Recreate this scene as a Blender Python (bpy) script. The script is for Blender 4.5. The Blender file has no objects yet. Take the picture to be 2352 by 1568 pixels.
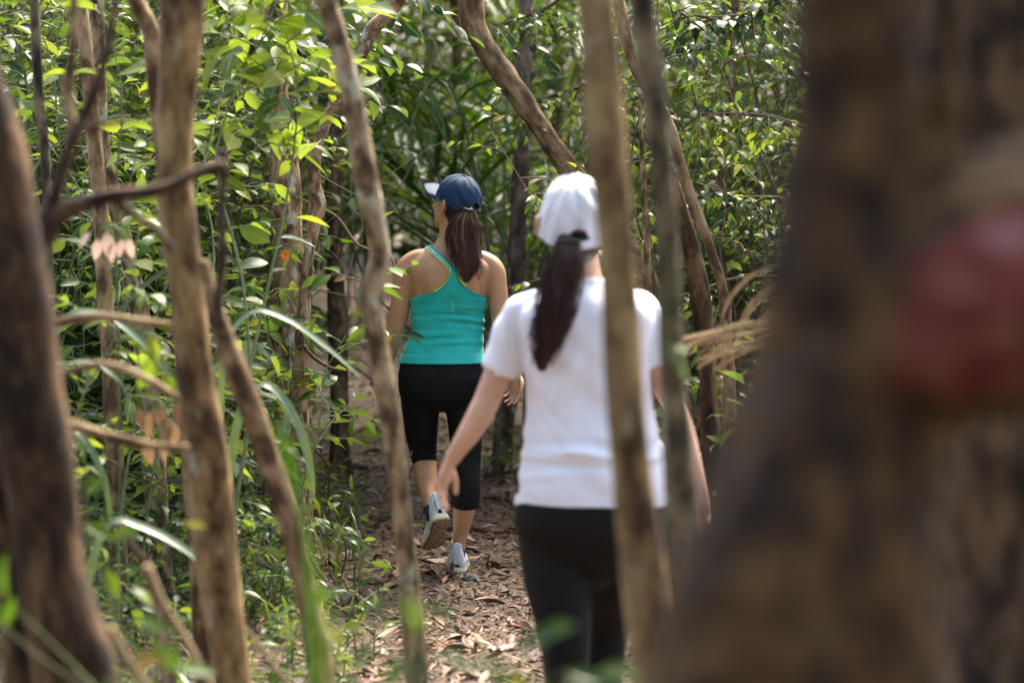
import bpy, math, random
import numpy as np
from mathutils import Vector, Matrix
from mathutils.bvhtree import BVHTree

# ------------------------------------------------------------------ camera, sky, sun, exposure
scene = bpy.context.scene
COL = scene.collection
F_PX, CX, CY = 5553.0, 1176.0, 784.0            # focal length and centre in the photo's 2352 px frame
CAM_H = 1.58
TH = math.atan(339.0 / F_PX)                     # camera pitch, downwards
cam_d = bpy.data.cameras.new('camera')
cam = bpy.data.objects.new('camera', cam_d)
COL.objects.link(cam)
cam.location = (0, 0, CAM_H)
cam.rotation_euler = (math.pi / 2 - TH, 0, 0)
cam_d.sensor_width = 36.0
cam_d.lens = 85.0
cam_d.clip_start, cam_d.clip_end = 0.1, 600.0
cam_d.dof.use_dof = True
cam_d.dof.focus_distance = 9.9
cam_d.dof.aperture_fstop = 2.0
scene.camera = cam

SUN = Vector((0.24, 0.62, 0.95)).normalized()    # towards the sun
world = bpy.data.worlds.new('World')
scene.world = world
world.use_nodes = True
wn = world.node_tree
bg = wn.nodes['Background']
sky = wn.nodes.new('ShaderNodeTexSky')
sky.sky_type = 'NISHITA'
sky.sun_disc = False
sky.sun_elevation = math.asin(SUN.z)
sky.sun_rotation = math.atan2(SUN.x, SUN.y)
sky.air_density, sky.dust_density, sky.ozone_density = 0.9, 5.0, 0.6
wn.links.new(sky.outputs[0], bg.inputs[0])
bg.inputs[1].default_value = 0.14
sun_d = bpy.data.lights.new('sun', 'SUN')
sun_d.energy = 3.7
sun_d.angle = math.radians(20)
sun_d.color = (1.0, 0.93, 0.80)
sun = bpy.data.objects.new('sun', sun_d)
COL.objects.link(sun)
sun.rotation_euler = (-SUN).to_track_quat('-Z', 'Y').to_euler()

vs = scene.view_settings
vs.view_transform, vs.look, vs.gamma, vs.exposure = 'Standard', 'None', 1.0, 2.62
cy = scene.cycles
cy.use_denoising = True
cy.max_bounces, cy.diffuse_bounces, cy.glossy_bounces, cy.transmission_bounces = 6, 4, 2, 4
cy.sample_clamp_indirect = 4.0
cy.caustics_reflective = cy.caustics_refractive = False

# ------------------------------------------------------------------ helpers
rng = np.random.default_rng(7)
random.seed(7)
RX = np.array((1.0, 0, 0)); FW = np.array((0, math.cos(TH), -math.sin(TH))); UP = np.array((0, math.sin(TH), math.cos(TH)))
CAM = np.array((0, 0, CAM_H))


def P(px, py, Y):
    """the point at distance Y (world y) seen at pixel px, py of the 2352 x 1568 frame"""
    r = RX * ((px - CX) / F_PX) + FW + UP * (-(py - CY) / F_PX)
    return CAM + r * (Y / r[1])


def path_x(y):
    return np.interp(y, (0, 5, 8, 10, 15, 21, 40), (0.0, -.08, -.13, -.2, -.55, -1.2, -3.0))


_gk = np.random.default_rng(3).normal(0, 1, (10, 2)) * np.array([.6, .8, 1.2, 1.5, 2.2, 3, 4, 5, 6.5, 8])[:, None]
_gp = np.random.default_rng(4).uniform(0, 6.28, 10)


def gz(x, y):
    x = np.asarray(x, float); y = np.asarray(y, float)
    z = .045 * np.clip(y - 12.5, 0, 30)
    e = np.clip(np.abs(x - path_x(y)) - .55, 0, 2.0)
    z = z + .10 * e * e / (e + .6)
    n = sum(np.sin(_gk[i, 0] * x + _gk[i, 1] * y + _gp[i]) / (1 + .6 * i) for i in range(10))
    return z + .012 * n * np.clip((np.hypot(x + .2, y - 10) - .35) * 1.5, .1, 1)


class Wob:
    """smooth pseudo noise of 3-D points (a sum of sines)"""
    def __init__(s, seed, freq, n=14):
        r = np.random.default_rng(seed)
        s.k = r.normal(0, 1, (n, 3)) * freq; s.p = r.uniform(0, 6.28, n); s.n = n

    def __call__(s, p):
        return np.sin(p @ s.k.T + s.p).sum(1) / math.sqrt(s.n)


class MB:
    """collects geometry; build() links it as ONE mesh object"""
    def __init__(s):
        s.v = []; s.f = {3: [], 4: []}; s.n = 0; s.a = {'lv': [], 'mid': []}; s.bc = []; s.m = {3: [], 4: []}

    def add(s, v, f, lv=0.0, mid=0.0, mi=0, bc=None):
        v = np.asarray(v, float).reshape(-1, 3)
        for k, arr in f.items():
            arr = np.asarray(arr, np.int64).reshape(-1, k)
            if len(arr):
                s.f[k].append(arr + s.n); s.m[k].append(np.full(len(arr), mi, np.int32))
        s.v.append(v)
        s.a['lv'].append(np.broadcast_to(np.asarray(lv, float), (len(v),)))
        s.a['mid'].append(np.broadcast_to(np.asarray(mid, float), (len(v),)))
        s.bc.append(np.zeros((len(v), 3)) if bc is None else bc)
        s.n += len(v)
        return s

    def mesh(s, name, origin=(0, 0, 0), smooth=True):
        me = bpy.data.meshes.new(name)
        v = np.concatenate(s.v) - np.asarray(origin, float)
        me.vertices.add(len(v)); me.vertices.foreach_set('co', v.astype(np.float32).ravel())
        loops, starts, mi, pos = [], [], [], 0
        for k in (3, 4):
            if s.f[k]:
                a = np.concatenate(s.f[k]); loops.append(a.ravel()); starts.append(pos + np.arange(len(a)) * k); pos += a.size
                mi.append(np.concatenate(s.m[k]))
        loops, starts, mi = np.concatenate(loops), np.concatenate(starts), np.concatenate(mi)
        me.loops.add(len(loops)); me.loops.foreach_set('vertex_index', loops.astype(np.int32))
        me.polygons.add(len(starts)); me.polygons.foreach_set('loop_start', starts.astype(np.int32))
        me.polygons.foreach_set('material_index', mi)
        me.polygons.foreach_set('use_smooth', np.full(len(starts), smooth))
        for k, w in s.a.items():
            w = np.concatenate(w)
            if w.any():
                me.attributes.new(k, 'FLOAT', 'POINT').data.foreach_set('value', w.astype(np.float32))
        w = np.concatenate(s.bc)
        if w.any(): me.attributes.new('bark', 'FLOAT_VECTOR', 'POINT').data.foreach_set('vector', w.astype(np.float32).ravel())
        me.update(calc_edges=True); me.validate()
        return me

    def build(s, name, mat, parent=None, smooth=True, loc=None):
        o0 = np.array(parent_origin(parent)) if parent is not None else (np.zeros(3) if loc is None else np.asarray(loc, float))
        me = s.mesh(name, o0, smooth)
        return link(name, me, mat, parent, None if parent is not None else o0)


ORI = {}


def parent_origin(p):
    return ORI[p.name]


def link(name, me, mat, parent=None, loc=None):
    o = bpy.data.objects.new(name, me)
    COL.objects.link(o)
    if not me.materials:
        for m in (mat if isinstance(mat, (list, tuple)) else [mat]):
            me.materials.append(m)
    if parent is not None:
        o.parent = parent
        ORI[o.name] = ORI[parent.name]
    else:
        o.location = loc if loc is not None else (0, 0, 0)
        ORI[o.name] = np.array(o.location)
    return o


def tag(o, label=None, cat=None, group=None, kind=None):
    if label: o['label'] = label
    if cat: o['category'] = cat
    if group: o['group'] = group
    if kind: o['kind'] = kind
    return o


def thing(name, loc, label, cat, group=None):
    o = bpy.data.objects.new(name, None)
    COL.objects.link(o)
    o.empty_display_size = .1
    o.location = loc
    ORI[o.name] = np.array(loc, float)
    return tag(o, label, cat, group)


def unit(v):
    v = np.asarray(v, float)
    return v / (np.linalg.norm(v, axis=-1, keepdims=True) + 1e-12)


def spline(pts, sub):
    """Catmull-Rom through rows of any width"""
    p = np.asarray(pts, float)
    if len(p) < 3 or sub < 2:
        t = np.linspace(0, len(p) - 1, (len(p) - 1) * sub + 1)
        i = np.minimum(t.astype(int), len(p) - 2); w = (t - i)[:, None]
        return p[i] * (1 - w) + p[i + 1] * w
    q = np.vstack([2 * p[0] - p[1], p, 2 * p[-1] - p[-2]])
    out = []
    for i in range(1, len(q) - 2):
        for t in np.arange(sub) / sub:
            a, b, c, d = q[i - 1], q[i], q[i + 1], q[i + 2]
            out.append(.5 * (2 * b + (c - a) * t + (2 * a - 5 * b + 4 * c - d) * t * t + (3 * b - a - 3 * c + d) * t ** 3))
    out.append(p[-1])
    return np.array(out)


def ring_faces(nr, n, cap=True):
    i = np.arange(nr - 1)[:, None] * n; j = np.arange(n)[None]; k = (j + 1) % n
    q = np.stack([i + j, i + k, i + n + k, i + n + j], -1).reshape(-1, 4)
    t = []
    if cap:
        a, b = nr * n, nr * n + 1
        for jj in range(n):
            t.append((a, (jj + 1) % n, jj)); t.append((b, (nr - 1) * n + jj, (nr - 1) * n + (jj + 1) % n))
    return {4: q, 3: np.array(t, np.int64).reshape(-1, 3)}


def tube(mb, pts, rad, n=12, sub=4, ref=(0.05, 1, 0.03), wob=None, amp=0.0, lv=0.0, cap=True, mi=0, expo=None, wob2=None, amp2=0.0, bark=False):
    """a tapering tube; rad rows are r or (r across, r along ref)"""
    pts = np.asarray(pts, float); rad = np.asarray(rad, float)
    if rad.ndim == 1: rad = np.stack([rad, rad], 1)
    s = spline(np.hstack([pts, rad]), sub)
    c, r = s[:, :3], np.maximum(s[:, 3:], 1e-4)
    t = unit(np.gradient(c, axis=0))
    a = np.cross(t, np.asarray(ref, float)); a = unit(a); b = unit(np.cross(a, t))
    ph = np.arange(n) / n * 2 * math.pi
    co, si = np.cos(ph), np.sin(ph)
    if expo:
        m = (np.abs(co) ** expo + np.abs(si) ** expo) ** (-1 / expo); co, si = co * m, si * m
    v = c[:, None] + a[:, None] * (r[:, 0, None] * co)[..., None] + b[:, None] * (r[:, 1, None] * si)[..., None]
    ln = np.concatenate([[0], np.cumsum(np.linalg.norm(np.diff(c, axis=0), axis=1))])
    R = np.maximum(r.mean(1), .004)[:, None]
    bc = np.stack([R * np.cos(ph), R * np.sin(ph), np.broadcast_to(ln[:, None], (len(c), n))], -1) if bark else None
    if wob2 is not None:
        d = wob2((bc * np.array([1, 1, .28])).reshape(-1, 3)).reshape(v.shape[:2])
        v = v + unit(v - c[:, None]) * (d * amp2)[..., None]
    if wob is not None:
        d = wob(v.reshape(-1, 3)).reshape(v.shape[:2])
        v = v + (v - c[:, None]) * (d * amp)[..., None]
    v = np.vstack([v.reshape(-1, 3), c[:1] - t[:1] * r[0].min() * .4, c[-1:] + t[-1:] * r[-1].min() * .4])
    if bc is not None: bc = np.vstack([bc.reshape(-1, 3), [(0, 0, 0)], [(0, 0, ln[-1])]])
    return mb.add(v, ring_faces(len(c), n, True), lv=lv, mi=mi, bc=bc)


def ball(mb, c, ax, n=20, m=12):
    """an ellipsoid; the rows of ax are its half axes"""
    ax = np.asarray(ax, float)
    th = np.linspace(.02, math.pi - .02, m); ph = np.arange(n) / n * 2 * math.pi
    u = np.stack([np.sin(th)[:, None] * np.cos(ph), np.sin(th)[:, None] * np.sin(ph), np.cos(th)[:, None] * np.ones(n)], -1).reshape(-1, 3)
    f = ring_faces(m, n, True)
    v = np.vstack([u, [(0, 0, 1)], [(0, 0, -1)]]) @ ax + np.asarray(c, float)
    if np.linalg.det(ax) > 0:
        f = {k: a[:, ::-1] for k, a in f.items()}
    return mb.add(v, f)


def sheet(mb, g, thick, lv=0.0, flip=False):
    """a closed shell over a grid of points (rows, columns, 3), thickened along its normals"""
    g = np.asarray(g, float)
    du, dv = np.gradient(g, axis=0), np.gradient(g, axis=1)
    nrm = unit(np.cross(du, dv)) * (-1 if flip else 1)
    R, C = g.shape[:2]
    a, b = g + nrm * thick / 2, g - nrm * thick / 2
    v = np.vstack([a.reshape(-1, 3), b.reshape(-1, 3)])
    i = np.arange(R - 1)[:, None] * C; j = np.arange(C - 1)[None]
    q = np.stack([i + j, i + C + j, i + C + j + 1, i + j + 1], -1).reshape(-1, 4)
    N = R * C
    f = [q[:, ::-1] if flip else q, (q if flip else q[:, ::-1]) + N]
    per = list(range(C)) + [r * C + C - 1 for r in range(1, R)] + [(R - 1) * C + c for c in range(C - 2, -1, -1)] + [r * C for r in range(R - 2, 0, -1)]
    per = np.array(per); nx = np.roll(per, -1)
    e = np.stack([per, nx, nx + N, per + N], -1)
    f.append(e[:, ::-1] if flip else e)
    return mb.add(v, {4: np.vstack(f)}, lv=lv)


def remeshed(mb, voxel, smooth=4, name='body', factor=.5):
    """one continuous surface around everything in mb"""
    me = mb.mesh('raw')
    o = bpy.data.objects.new('raw', me); COL.objects.link(o)
    m = o.modifiers.new('r', 'REMESH'); m.mode = 'VOXEL'; m.voxel_size = voxel; m.use_smooth_shade = True
    if smooth:
        s = o.modifiers.new('s', 'SMOOTH'); s.iterations = smooth; s.factor = factor
    dg = bpy.context.evaluated_depsgraph_get(); dg.update()
    out = bpy.data.meshes.new_from_object(o.evaluated_get(dg))
    out.name = name
    bpy.data.objects.remove(o); bpy.data.meshes.remove(me)
    out.polygons.foreach_set('use_smooth', np.ones(len(out.polygons), bool))
    return out


def mesh_co(me):
    a = np.empty(len(me.vertices) * 3, np.float32); me.vertices.foreach_get('co', a); return a.reshape(-1, 3).astype(float)


def mesh_no(me):
    a = np.empty(len(me.vertices) * 3, np.float32); me.vertices.foreach_get('normal', a); return a.reshape(-1, 3).astype(float)


def set_co(me, v):
    me.vertices.foreach_set('co', v.astype(np.float32).ravel()); me.update()


def ss(a, b, x):
    t = np.clip((x - a) / (b - a), 0, 1); return t * t * (3 - 2 * t)


# ------------------------------------------------------------------ materials
def new_mat(name):
    m = bpy.data.materials.new(name); m.use_nodes = True
    nt = m.node_tree
    return m, nt, nt.nodes['Principled BSDF'], nt.nodes['Material Output']


def nd(nt, typ, **kw):
    n = nt.nodes.new(typ)
    for k, v in kw.items():
        if k in n.inputs.keys() if isinstance(k, str) else False: n.inputs[k].default_value = v
        else: setattr(n, k, v)
    return n


def ramp(nt, fac, stops, interp='LINEAR'):
    r = nt.nodes.new('ShaderNodeValToRGB'); cr = r.color_ramp; cr.interpolation = interp
    while len(cr.elements) < len(stops): cr.elements.new(.5)
    for e, (p, c) in zip(cr.elements, stops):
        e.position = p; e.color = (*c, 1) if len(c) == 3 else c
    nt.links.new(fac, r.inputs[0])
    return r.outputs[0]


def mix(nt, fac, a, b):
    n = nt.nodes.new('ShaderNodeMix'); n.data_type = 'RGBA'
    for s, x in ((0, fac), (6, a), (7, b)):
        if hasattr(x, 'is_output'): nt.links.new(x, n.inputs[s])
        else: n.inputs[s].default_value = (*x, 1) if isinstance(x, (tuple, list)) and len(x) == 3 else x
    return n.outputs[2]


def math_n(nt, op, a, b=0.0):
    n = nt.nodes.new('ShaderNodeMath'); n.operation = op
    for s, x in ((0, a), (1, b)):
        if hasattr(x, 'is_output'): nt.links.new(x, n.inputs[s])
        else: n.inputs[s].default_value = x
    return n.outputs[0]


def noise_n(nt, scale, stretch=(1, 1, 1), detail=4, rough=.55, coord='Object', off=0.0):
    tc = nt.nodes.new('ShaderNodeTexCoord'); mp = nt.nodes.new('ShaderNodeMapping')
    mp.inputs['Scale'].default_value = stretch; mp.inputs['Location'].default_value = (off, off * .7, off * 1.3)
    if coord == 'bark':
        at = nd(nt, 'ShaderNodeAttribute', attribute_name='bark'); nt.links.new(at.outputs['Vector'], mp.inputs[0])
    else: nt.links.new(tc.outputs[coord], mp.inputs[0])
    n = nt.nodes.new('ShaderNodeTexNoise')
    n.inputs['Scale'].default_value = scale; n.inputs['Detail'].default_value = detail; n.inputs['Roughness'].default_value = rough
    nt.links.new(mp.outputs[0], n.inputs['Vector'])
    return n.outputs[0]


def bump_n(nt, h, bsdf, strength, dist=.01):
    b = nt.nodes.new('ShaderNodeBump'); b.inputs['Strength'].default_value = strength; b.inputs['Distance'].default_value = dist
    nt.links.new(h, b.inputs['Height']); nt.links.new(b.outputs[0], bsdf.inputs['Normal'])


def bark_mat(name, dark, mid, light, lichen=None, lich=.62, sc=1.0, bump=.6, moss=None, seed=0.0, extra=None, coord='bark', zs=.5):
    m, nt, b, out = new_mat(name)
    n1 = noise_n(nt, 14 * sc, (1, 1, zs), 4, .6, coord, seed)
    n2 = noise_n(nt, 38 * sc, (1, 1, .3), 4, .65, coord, seed + 3)
    n3 = noise_n(nt, 5 * sc, (1, 1, .6), 3, .5, coord, seed + 9)
    base = ramp(nt, n1, [(.40, dark), (.5, mid), (.62, light)])
    fine = ramp(nt, n2, [(.36, (.5, .47, .44)), (.55, (1, 1, 1))])
    mm = nt.nodes.new('ShaderNodeMix'); mm.data_type = 'RGBA'; mm.blend_type = 'MULTIPLY'; mm.inputs[0].default_value = .75
    nt.links.new(base, mm.inputs[6]); nt.links.new(fine, mm.inputs[7])
    col = mm.outputs[2]
    if lichen:
        n4 = noise_n(nt, 13 * sc, (1, 1, .5), 5, .65, coord, seed + 17)
        col = mix(nt, ramp(nt, n4, [(lich, (0, 0, 0)), (lich + .07, (.85, .85, .85))]), col, lichen)
    if moss:
        col = mix(nt, ramp(nt, n3, [(.52, (0, 0, 0)), (.68, (.8, .8, .8))]), col, moss)
    if extra: col = extra(nt, col)
    nt.links.new(col, b.inputs['Base Color'])
    b.inputs['Roughness'].default_value = .85
    b.inputs['Specular IOR Level'].default_value = .25
    bump_n(nt, math_n(nt, 'ADD', n2, math_n(nt, 'MULTIPLY', n1, 1.2)), b, bump, .005)
    return m


def leaf_mat(name, stops, trans, tf=.40, rough=.42, under=None, midc=None, spec=.28):
    """leaf: a colour of its own per leaf, glossy top, paler under side, light through it"""
    m, nt, b, out = new_mat(name)
    at = nd(nt, 'ShaderNodeAttribute', attribute_name='lv'); oi = nt.nodes.new('ShaderNodeObjectInfo')
    v = math_n(nt, 'FRACT', math_n(nt, 'ADD', at.outputs['Fac'], oi.outputs['Random']))
    col = ramp(nt, v, stops)
    n1 = noise_n(nt, 30, detail=2)
    mm = nt.nodes.new('ShaderNodeMix'); mm.data_type = 'RGBA'; mm.blend_type = 'MULTIPLY'; mm.inputs[0].default_value = .5
    nt.links.new(col, mm.inputs[6]); nt.links.new(ramp(nt, n1, [(.3, (.6, .62, .55)), (.65, (1.15, 1.12, 1.05))]), mm.inputs[7])
    col = mm.outputs[2]
    if midc:
        am = nd(nt, 'ShaderNodeAttribute', attribute_name='mid')
        col = mix(nt, ramp(nt, am.outputs['Fac'], [(.86, (0, 0, 0)), (.95, (.6, .6, .6))]), col, midc)
    if under:
        ge = nt.nodes.new('ShaderNodeNewGeometry')
        col = mix(nt, math_n(nt, 'MULTIPLY', ge.outputs['Backfacing'], .6), col, under)
    nt.links.new(col, b.inputs['Base Color'])
    b.inputs['Roughness'].default_value = rough
    b.inputs['Specular IOR Level'].default_value = spec
    if tf > 0:
        tr = nt.nodes.new('ShaderNodeBsdfTranslucent')
        tm = nt.nodes.new('ShaderNodeMix'); tm.data_type = 'RGBA'; tm.blend_type = 'MULTIPLY'; tm.inputs[0].default_value = 1
        nt.links.new(col, tm.inputs[6]); tm.inputs[7].default_value = (*trans, 1)
        nt.links.new(tm.outputs[2], tr.inputs[0])
        ms = nt.nodes.new('ShaderNodeMixShader'); ms.inputs[0].default_value = tf
        nt.links.new(b.outputs[0], ms.inputs[1]); nt.links.new(tr.outputs[0], ms.inputs[2])
        nt.links.new(ms.outputs[0], out.inputs[0])
    return m


def plain(name, col, rough=.7, spec=.4, var=0.0, vscale=40, bump=0.0, bscale=200, stretch=(1, 1, 1), metal=0.0, sheen=0.0, sss=0.0):
    m, nt, b, out = new_mat(name)
    if var:
        n = noise_n(nt, vscale, stretch, 4)
        lo = tuple(c * (1 - var) for c in col); hi = tuple(min(c * (1 + var), 1) for c in col)
        nt.links.new(ramp(nt, n, [(.3, lo), (.7, hi)]), b.inputs['Base Color'])
    else:
        b.inputs['Base Color'].default_value = (*col, 1)
    b.inputs['Roughness'].default_value = rough; b.inputs['Specular IOR Level'].default_value = spec
    b.inputs['Metallic'].default_value = metal; b.inputs['Sheen Weight'].default_value = sheen
    if sss:
        b.inputs['Subsurface Weight'].default_value = sss; b.inputs['Subsurface Radius'].default_value = (.012, .004, .002)
        b.inputs['Subsurface Scale'].default_value = 1.0
    if bump: bump_n(nt, noise_n(nt, bscale, stretch, 3), b, bump, .002)
    return m


LIME = (1.0, 1.35, .35)
T_G = (1.55, 1.6, .42)
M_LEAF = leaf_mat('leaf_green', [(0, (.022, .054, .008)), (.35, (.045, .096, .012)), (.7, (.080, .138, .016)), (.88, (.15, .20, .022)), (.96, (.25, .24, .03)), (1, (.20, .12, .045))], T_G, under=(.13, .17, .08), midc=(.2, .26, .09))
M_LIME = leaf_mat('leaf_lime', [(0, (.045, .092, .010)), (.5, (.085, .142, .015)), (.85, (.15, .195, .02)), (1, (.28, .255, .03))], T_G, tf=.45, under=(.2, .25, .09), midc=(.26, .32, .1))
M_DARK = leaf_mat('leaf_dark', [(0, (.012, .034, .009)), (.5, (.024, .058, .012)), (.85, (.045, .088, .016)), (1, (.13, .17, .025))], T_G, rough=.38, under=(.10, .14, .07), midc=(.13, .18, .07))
M_PALE = leaf_mat('leaf_pale', [(0, (.04, .08, .026)), (.5, (.07, .115, .036)), (1, (.12, .155, .055))], T_G, under=(.22, .25, .16), midc=(.24, .28, .14))
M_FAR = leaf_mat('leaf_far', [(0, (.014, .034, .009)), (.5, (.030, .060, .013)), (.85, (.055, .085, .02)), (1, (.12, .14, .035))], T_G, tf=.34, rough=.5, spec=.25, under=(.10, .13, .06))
M_PALM = leaf_mat('palm_green', [(0, (.03, .07, .016)), (.6, (.055, .108, .023)), (1, (.11, .155, .04))], T_G, tf=.3, rough=.5, spec=.22)
M_BLADE = leaf_mat('blade_grey_green', [(0, (.09, .14, .085)), (1, (.14, .19, .12))], T_G, tf=.2, rough=.33)
M_FRESH = leaf_mat('blade_fresh_green', [(0, (.05, .12, .012)), (1, (.08, .16, .016))], T_G, tf=.35, rough=.45)
M_DRYLEAF = leaf_mat('leaf_dry_tan', [(0, (.15, .088, .045)), (.5, (.24, .155, .082)), (1, (.32, .22, .125))], (1.2, 1.0, .8), tf=.2, rough=.6)
M_PINK = leaf_mat('leaf_young_pink', [(0, (.50, .36, .29)), (1, (.64, .54, .47))], (1.2, 1.0, .9), tf=.35, rough=.5)
M_LITTER = leaf_mat('litter', [(0, (.028, .015, .009)), (.25, (.066, .032, .018)), (.45, (.115, .060, .034)), (.62, (.165, .095, .058)), (.78, (.24, .155, .105)), (.9, (.25, .105, .045)), (.96, (.20, .175, .15)), (1, (.10, .12, .04))], (1, .8, .6), tf=.06, rough=.62, midc=(.3, .2, .12), spec=.35)
M_TWIG = plain('twig_brown', (.10, .066, .04), .85, .2, .45, 60)
M_TWIGP = plain('twig_pale', (.21, .155, .10), .85, .2, .35, 50)
M_STEMG = plain('stem_green', (.12, .15, .06), .7, .3, .35, 60)
M_DRYGRASS = plain('dry_straw', (.20, .138, .07), .8, .25, .35, 50, stretch=(1, 1, .2))

B_OCHRE = bark_mat('bark_ochre', (.060, .034, .013), (.185, .113, .045), (.315, .215, .098), (.34, .32, .22), .60, .9, .5, seed=1)
B_TAN = bark_mat('bark_tan', (.09, .054, .028), (.24, .155, .08), (.37, .265, .15), (.36, .35, .28), .66, 1.3, .5, seed=5)
B_GREY = bark_mat('bark_grey', (.060, .038, .019), (.19, .13, .066), (.34, .262, .155), (.38, .38, .27), .57, 1.6, .5, seed=8)
B_MOSS = bark_mat('bark_mossy', (.022, .017, .011), (.085, .066, .038), (.20, .165, .10), (.30, .30, .21), .58, 1.1, .5, moss=(.10, .11, .045), seed=12)
B_DARK = bark_mat('bark_dark', (.016, .008, .0033), (.056, .029, .012), (.145, .08, .035), None, 0, .9, .8, seed=15)
B_LICHEN = bark_mat('bark_lichen', (.085, .045, .022), (.26, .155, .082), (.42, .28, .165), (.44, .45, .38), .57, 1.5, .9, seed=21)
B_REDBR = bark_mat('bark_red_brown', (.052, .029, .013), (.155, .095, .045), (.27, .182, .098), (.40, .40, .36), .66, 1.2, .7, seed=27)
B_DEADDK = bark_mat('bark_dead_branch', (.02, .011, .007), (.06, .033, .021), (.12, .07, .045), None, 0, 1.5, .4, seed=33)
B_BRANCH = bark_mat('bark_pinkish', (.06, .034, .015), (.185, .115, .055), (.33, .232, .125), None, 0, 1.5, .4, seed=36)


# ------------------------------------------------------------------ ground and path
def build_ground():
    xs = np.concatenate([[-150, -60, -25, -12], np.linspace(-6, 6, 100), [12, 25, 60, 150]])
    ys = np.concatenate([[-60, -20, -5, 0], np.linspace(2, 28, 170), [34, 45, 70, 120, 250]])
    X, Y = np.meshgrid(xs, ys)
    Z = gz(X, Y)
    v = np.stack([X, Y, Z], -1).reshape(-1, 3)
    C = len(xs); i = np.arange(len(ys) - 1)[:, None] * C; j = np.arange(C - 1)[None]
    q = np.stack([i + j, i + j + 1, i + C + j + 1, i + C + j], -1).reshape(-1, 4)
    m, nt, b, out = new_mat('forest_soil')
    n1 = noise_n(nt, 26, detail=8, rough=.75); n2 = noise_n(nt, 2.2, detail=3)
    c = ramp(nt, n1, [(.3, (.035, .022, .015)), (.48, (.10, .064, .042)), (.6, (.19, .125, .085)), (.72, (.30, .22, .16))])
    c = mix(nt, ramp(nt, n2, [(.45, (0, 0, 0)), (.7, (.5, .5, .5))]), c, (.07, .065, .03))
    nt.links.new(c, b.inputs['Base Color']); b.inputs['Roughness'].default_value = .9
    bump_n(nt, n1, b, .9, .03)
    tag(MB().add(v, {4: q}).build('ground', m), kind='structure')
    # the trodden path, a strip 6 mm above the soil
    ys = np.linspace(2, 27, 170); us = np.linspace(-1, 1, 22)
    hw = .36 + .05 * np.sin(ys * 1.7) + .03 * np.sin(ys * 4.1 + 1)
    X = path_x(ys)[:, None] + us[None] * hw[:, None] + .04 * np.sin(ys * 2.3)[:, None]
    Y = np.broadcast_to(ys[:, None], X.shape)
    Z = gz(X, Y) + .008 - .012 * np.abs(us)[None] ** 6
    g = np.stack([X, Y, Z], -1); C = len(us)
    i = np.arange(len(ys) - 1)[:, None] * C; j = np.arange(C - 1)[None]
    q = np.stack([i + j, i + j + 1, i + C + j + 1, i + C + j], -1).reshape(-1, 4)
    m, nt, b, out = new_mat('path_soil')
    n1 = noise_n(nt, 42, detail=8, rough=.75)
    c = ramp(nt, n1, [(.3, (.04, .023, .014)), (.47, (.095, .055, .034)), (.58, (.16, .10, .064)), (.72, (.27, .19, .13))])
    nt.links.new(c, b.inputs['Base Color']); b.inputs['Roughness'].default_value = .9
    bump_n(nt, n1, b, .9, .02)
    tag(MB().add(g.reshape(-1, 3), {4: q}).build('path', m), kind='structure')


build_ground()


# ------------------------------------------------------------------ leaves
def leaf_geo(L=1.0, W=.42, n=4, fold=.22, droop=.25, belly=.42, tip=1.0, curl=0.0, petiole=.08):
    """a leaf along +x with its upper side to +z: verts, triangles, midrib weight"""
    x = np.linspace(0, 1, n + 1)
    w = W / 2 * (np.sin(np.pi * x ** (math.log(.5) / math.log(belly))) ** .85) * (1 - .25 * tip * x ** 3)
    w[0] = w[-1] = 0
    z = -droop * x ** 1.8 + .03
    X = (petiole + x * (1 - petiole)) * L * (1 - .25 * abs(droop) * x)
    v, mid = [], []
    for i in range(n + 1):
        v.append((X[i], 0, z[i] * L)); mid.append(1)
    li, ri = {}, {}
    for i in range(1, n):
        a = fold + curl * x[i]
        for d, s in ((li, 1), (ri, -1)):
            d[i] = len(v); v.append((X[i], s * w[i] * L * math.cos(a), z[i] * L + w[i] * L * math.sin(a))); mid.append(0)
    f = []
    for i in range(n):
        for d, s in ((li, 1), (ri, -1)):
            a, b = d.get(i), d.get(i + 1)
            if a is None and b is None: continue
            if a is None: t = [(i, i + 1, b)]
            elif b is None: t = [(i, i + 1, a)]
            else: t = [(i, i + 1, b), (i, b, a)]
            f += [q if s > 0 else q[::-1] for q in t]
    base = len(v)
    v += [(0, .012 * L, 0), (0, -.012 * L, 0)]; mid += [1, 1]
    f += [(base + 1, 0, base)]
    return np.array(v), np.array(f), np.array(mid, float)


def leaf_set(seed, k=6, **kw):
    r = np.random.default_rng(seed); out = []
    for i in range(k):
        q = dict(kw)
        q['W'] = kw.get('W', .42) * r.uniform(.85, 1.15)
        q['fold'] = r.uniform(.05, .45); q['droop'] = kw.get('droop', .2) * r.uniform(.3, 1.8)
        q['curl'] = r.uniform(-.2, .2)
        out.append(leaf_geo(**q))
    return out


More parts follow.
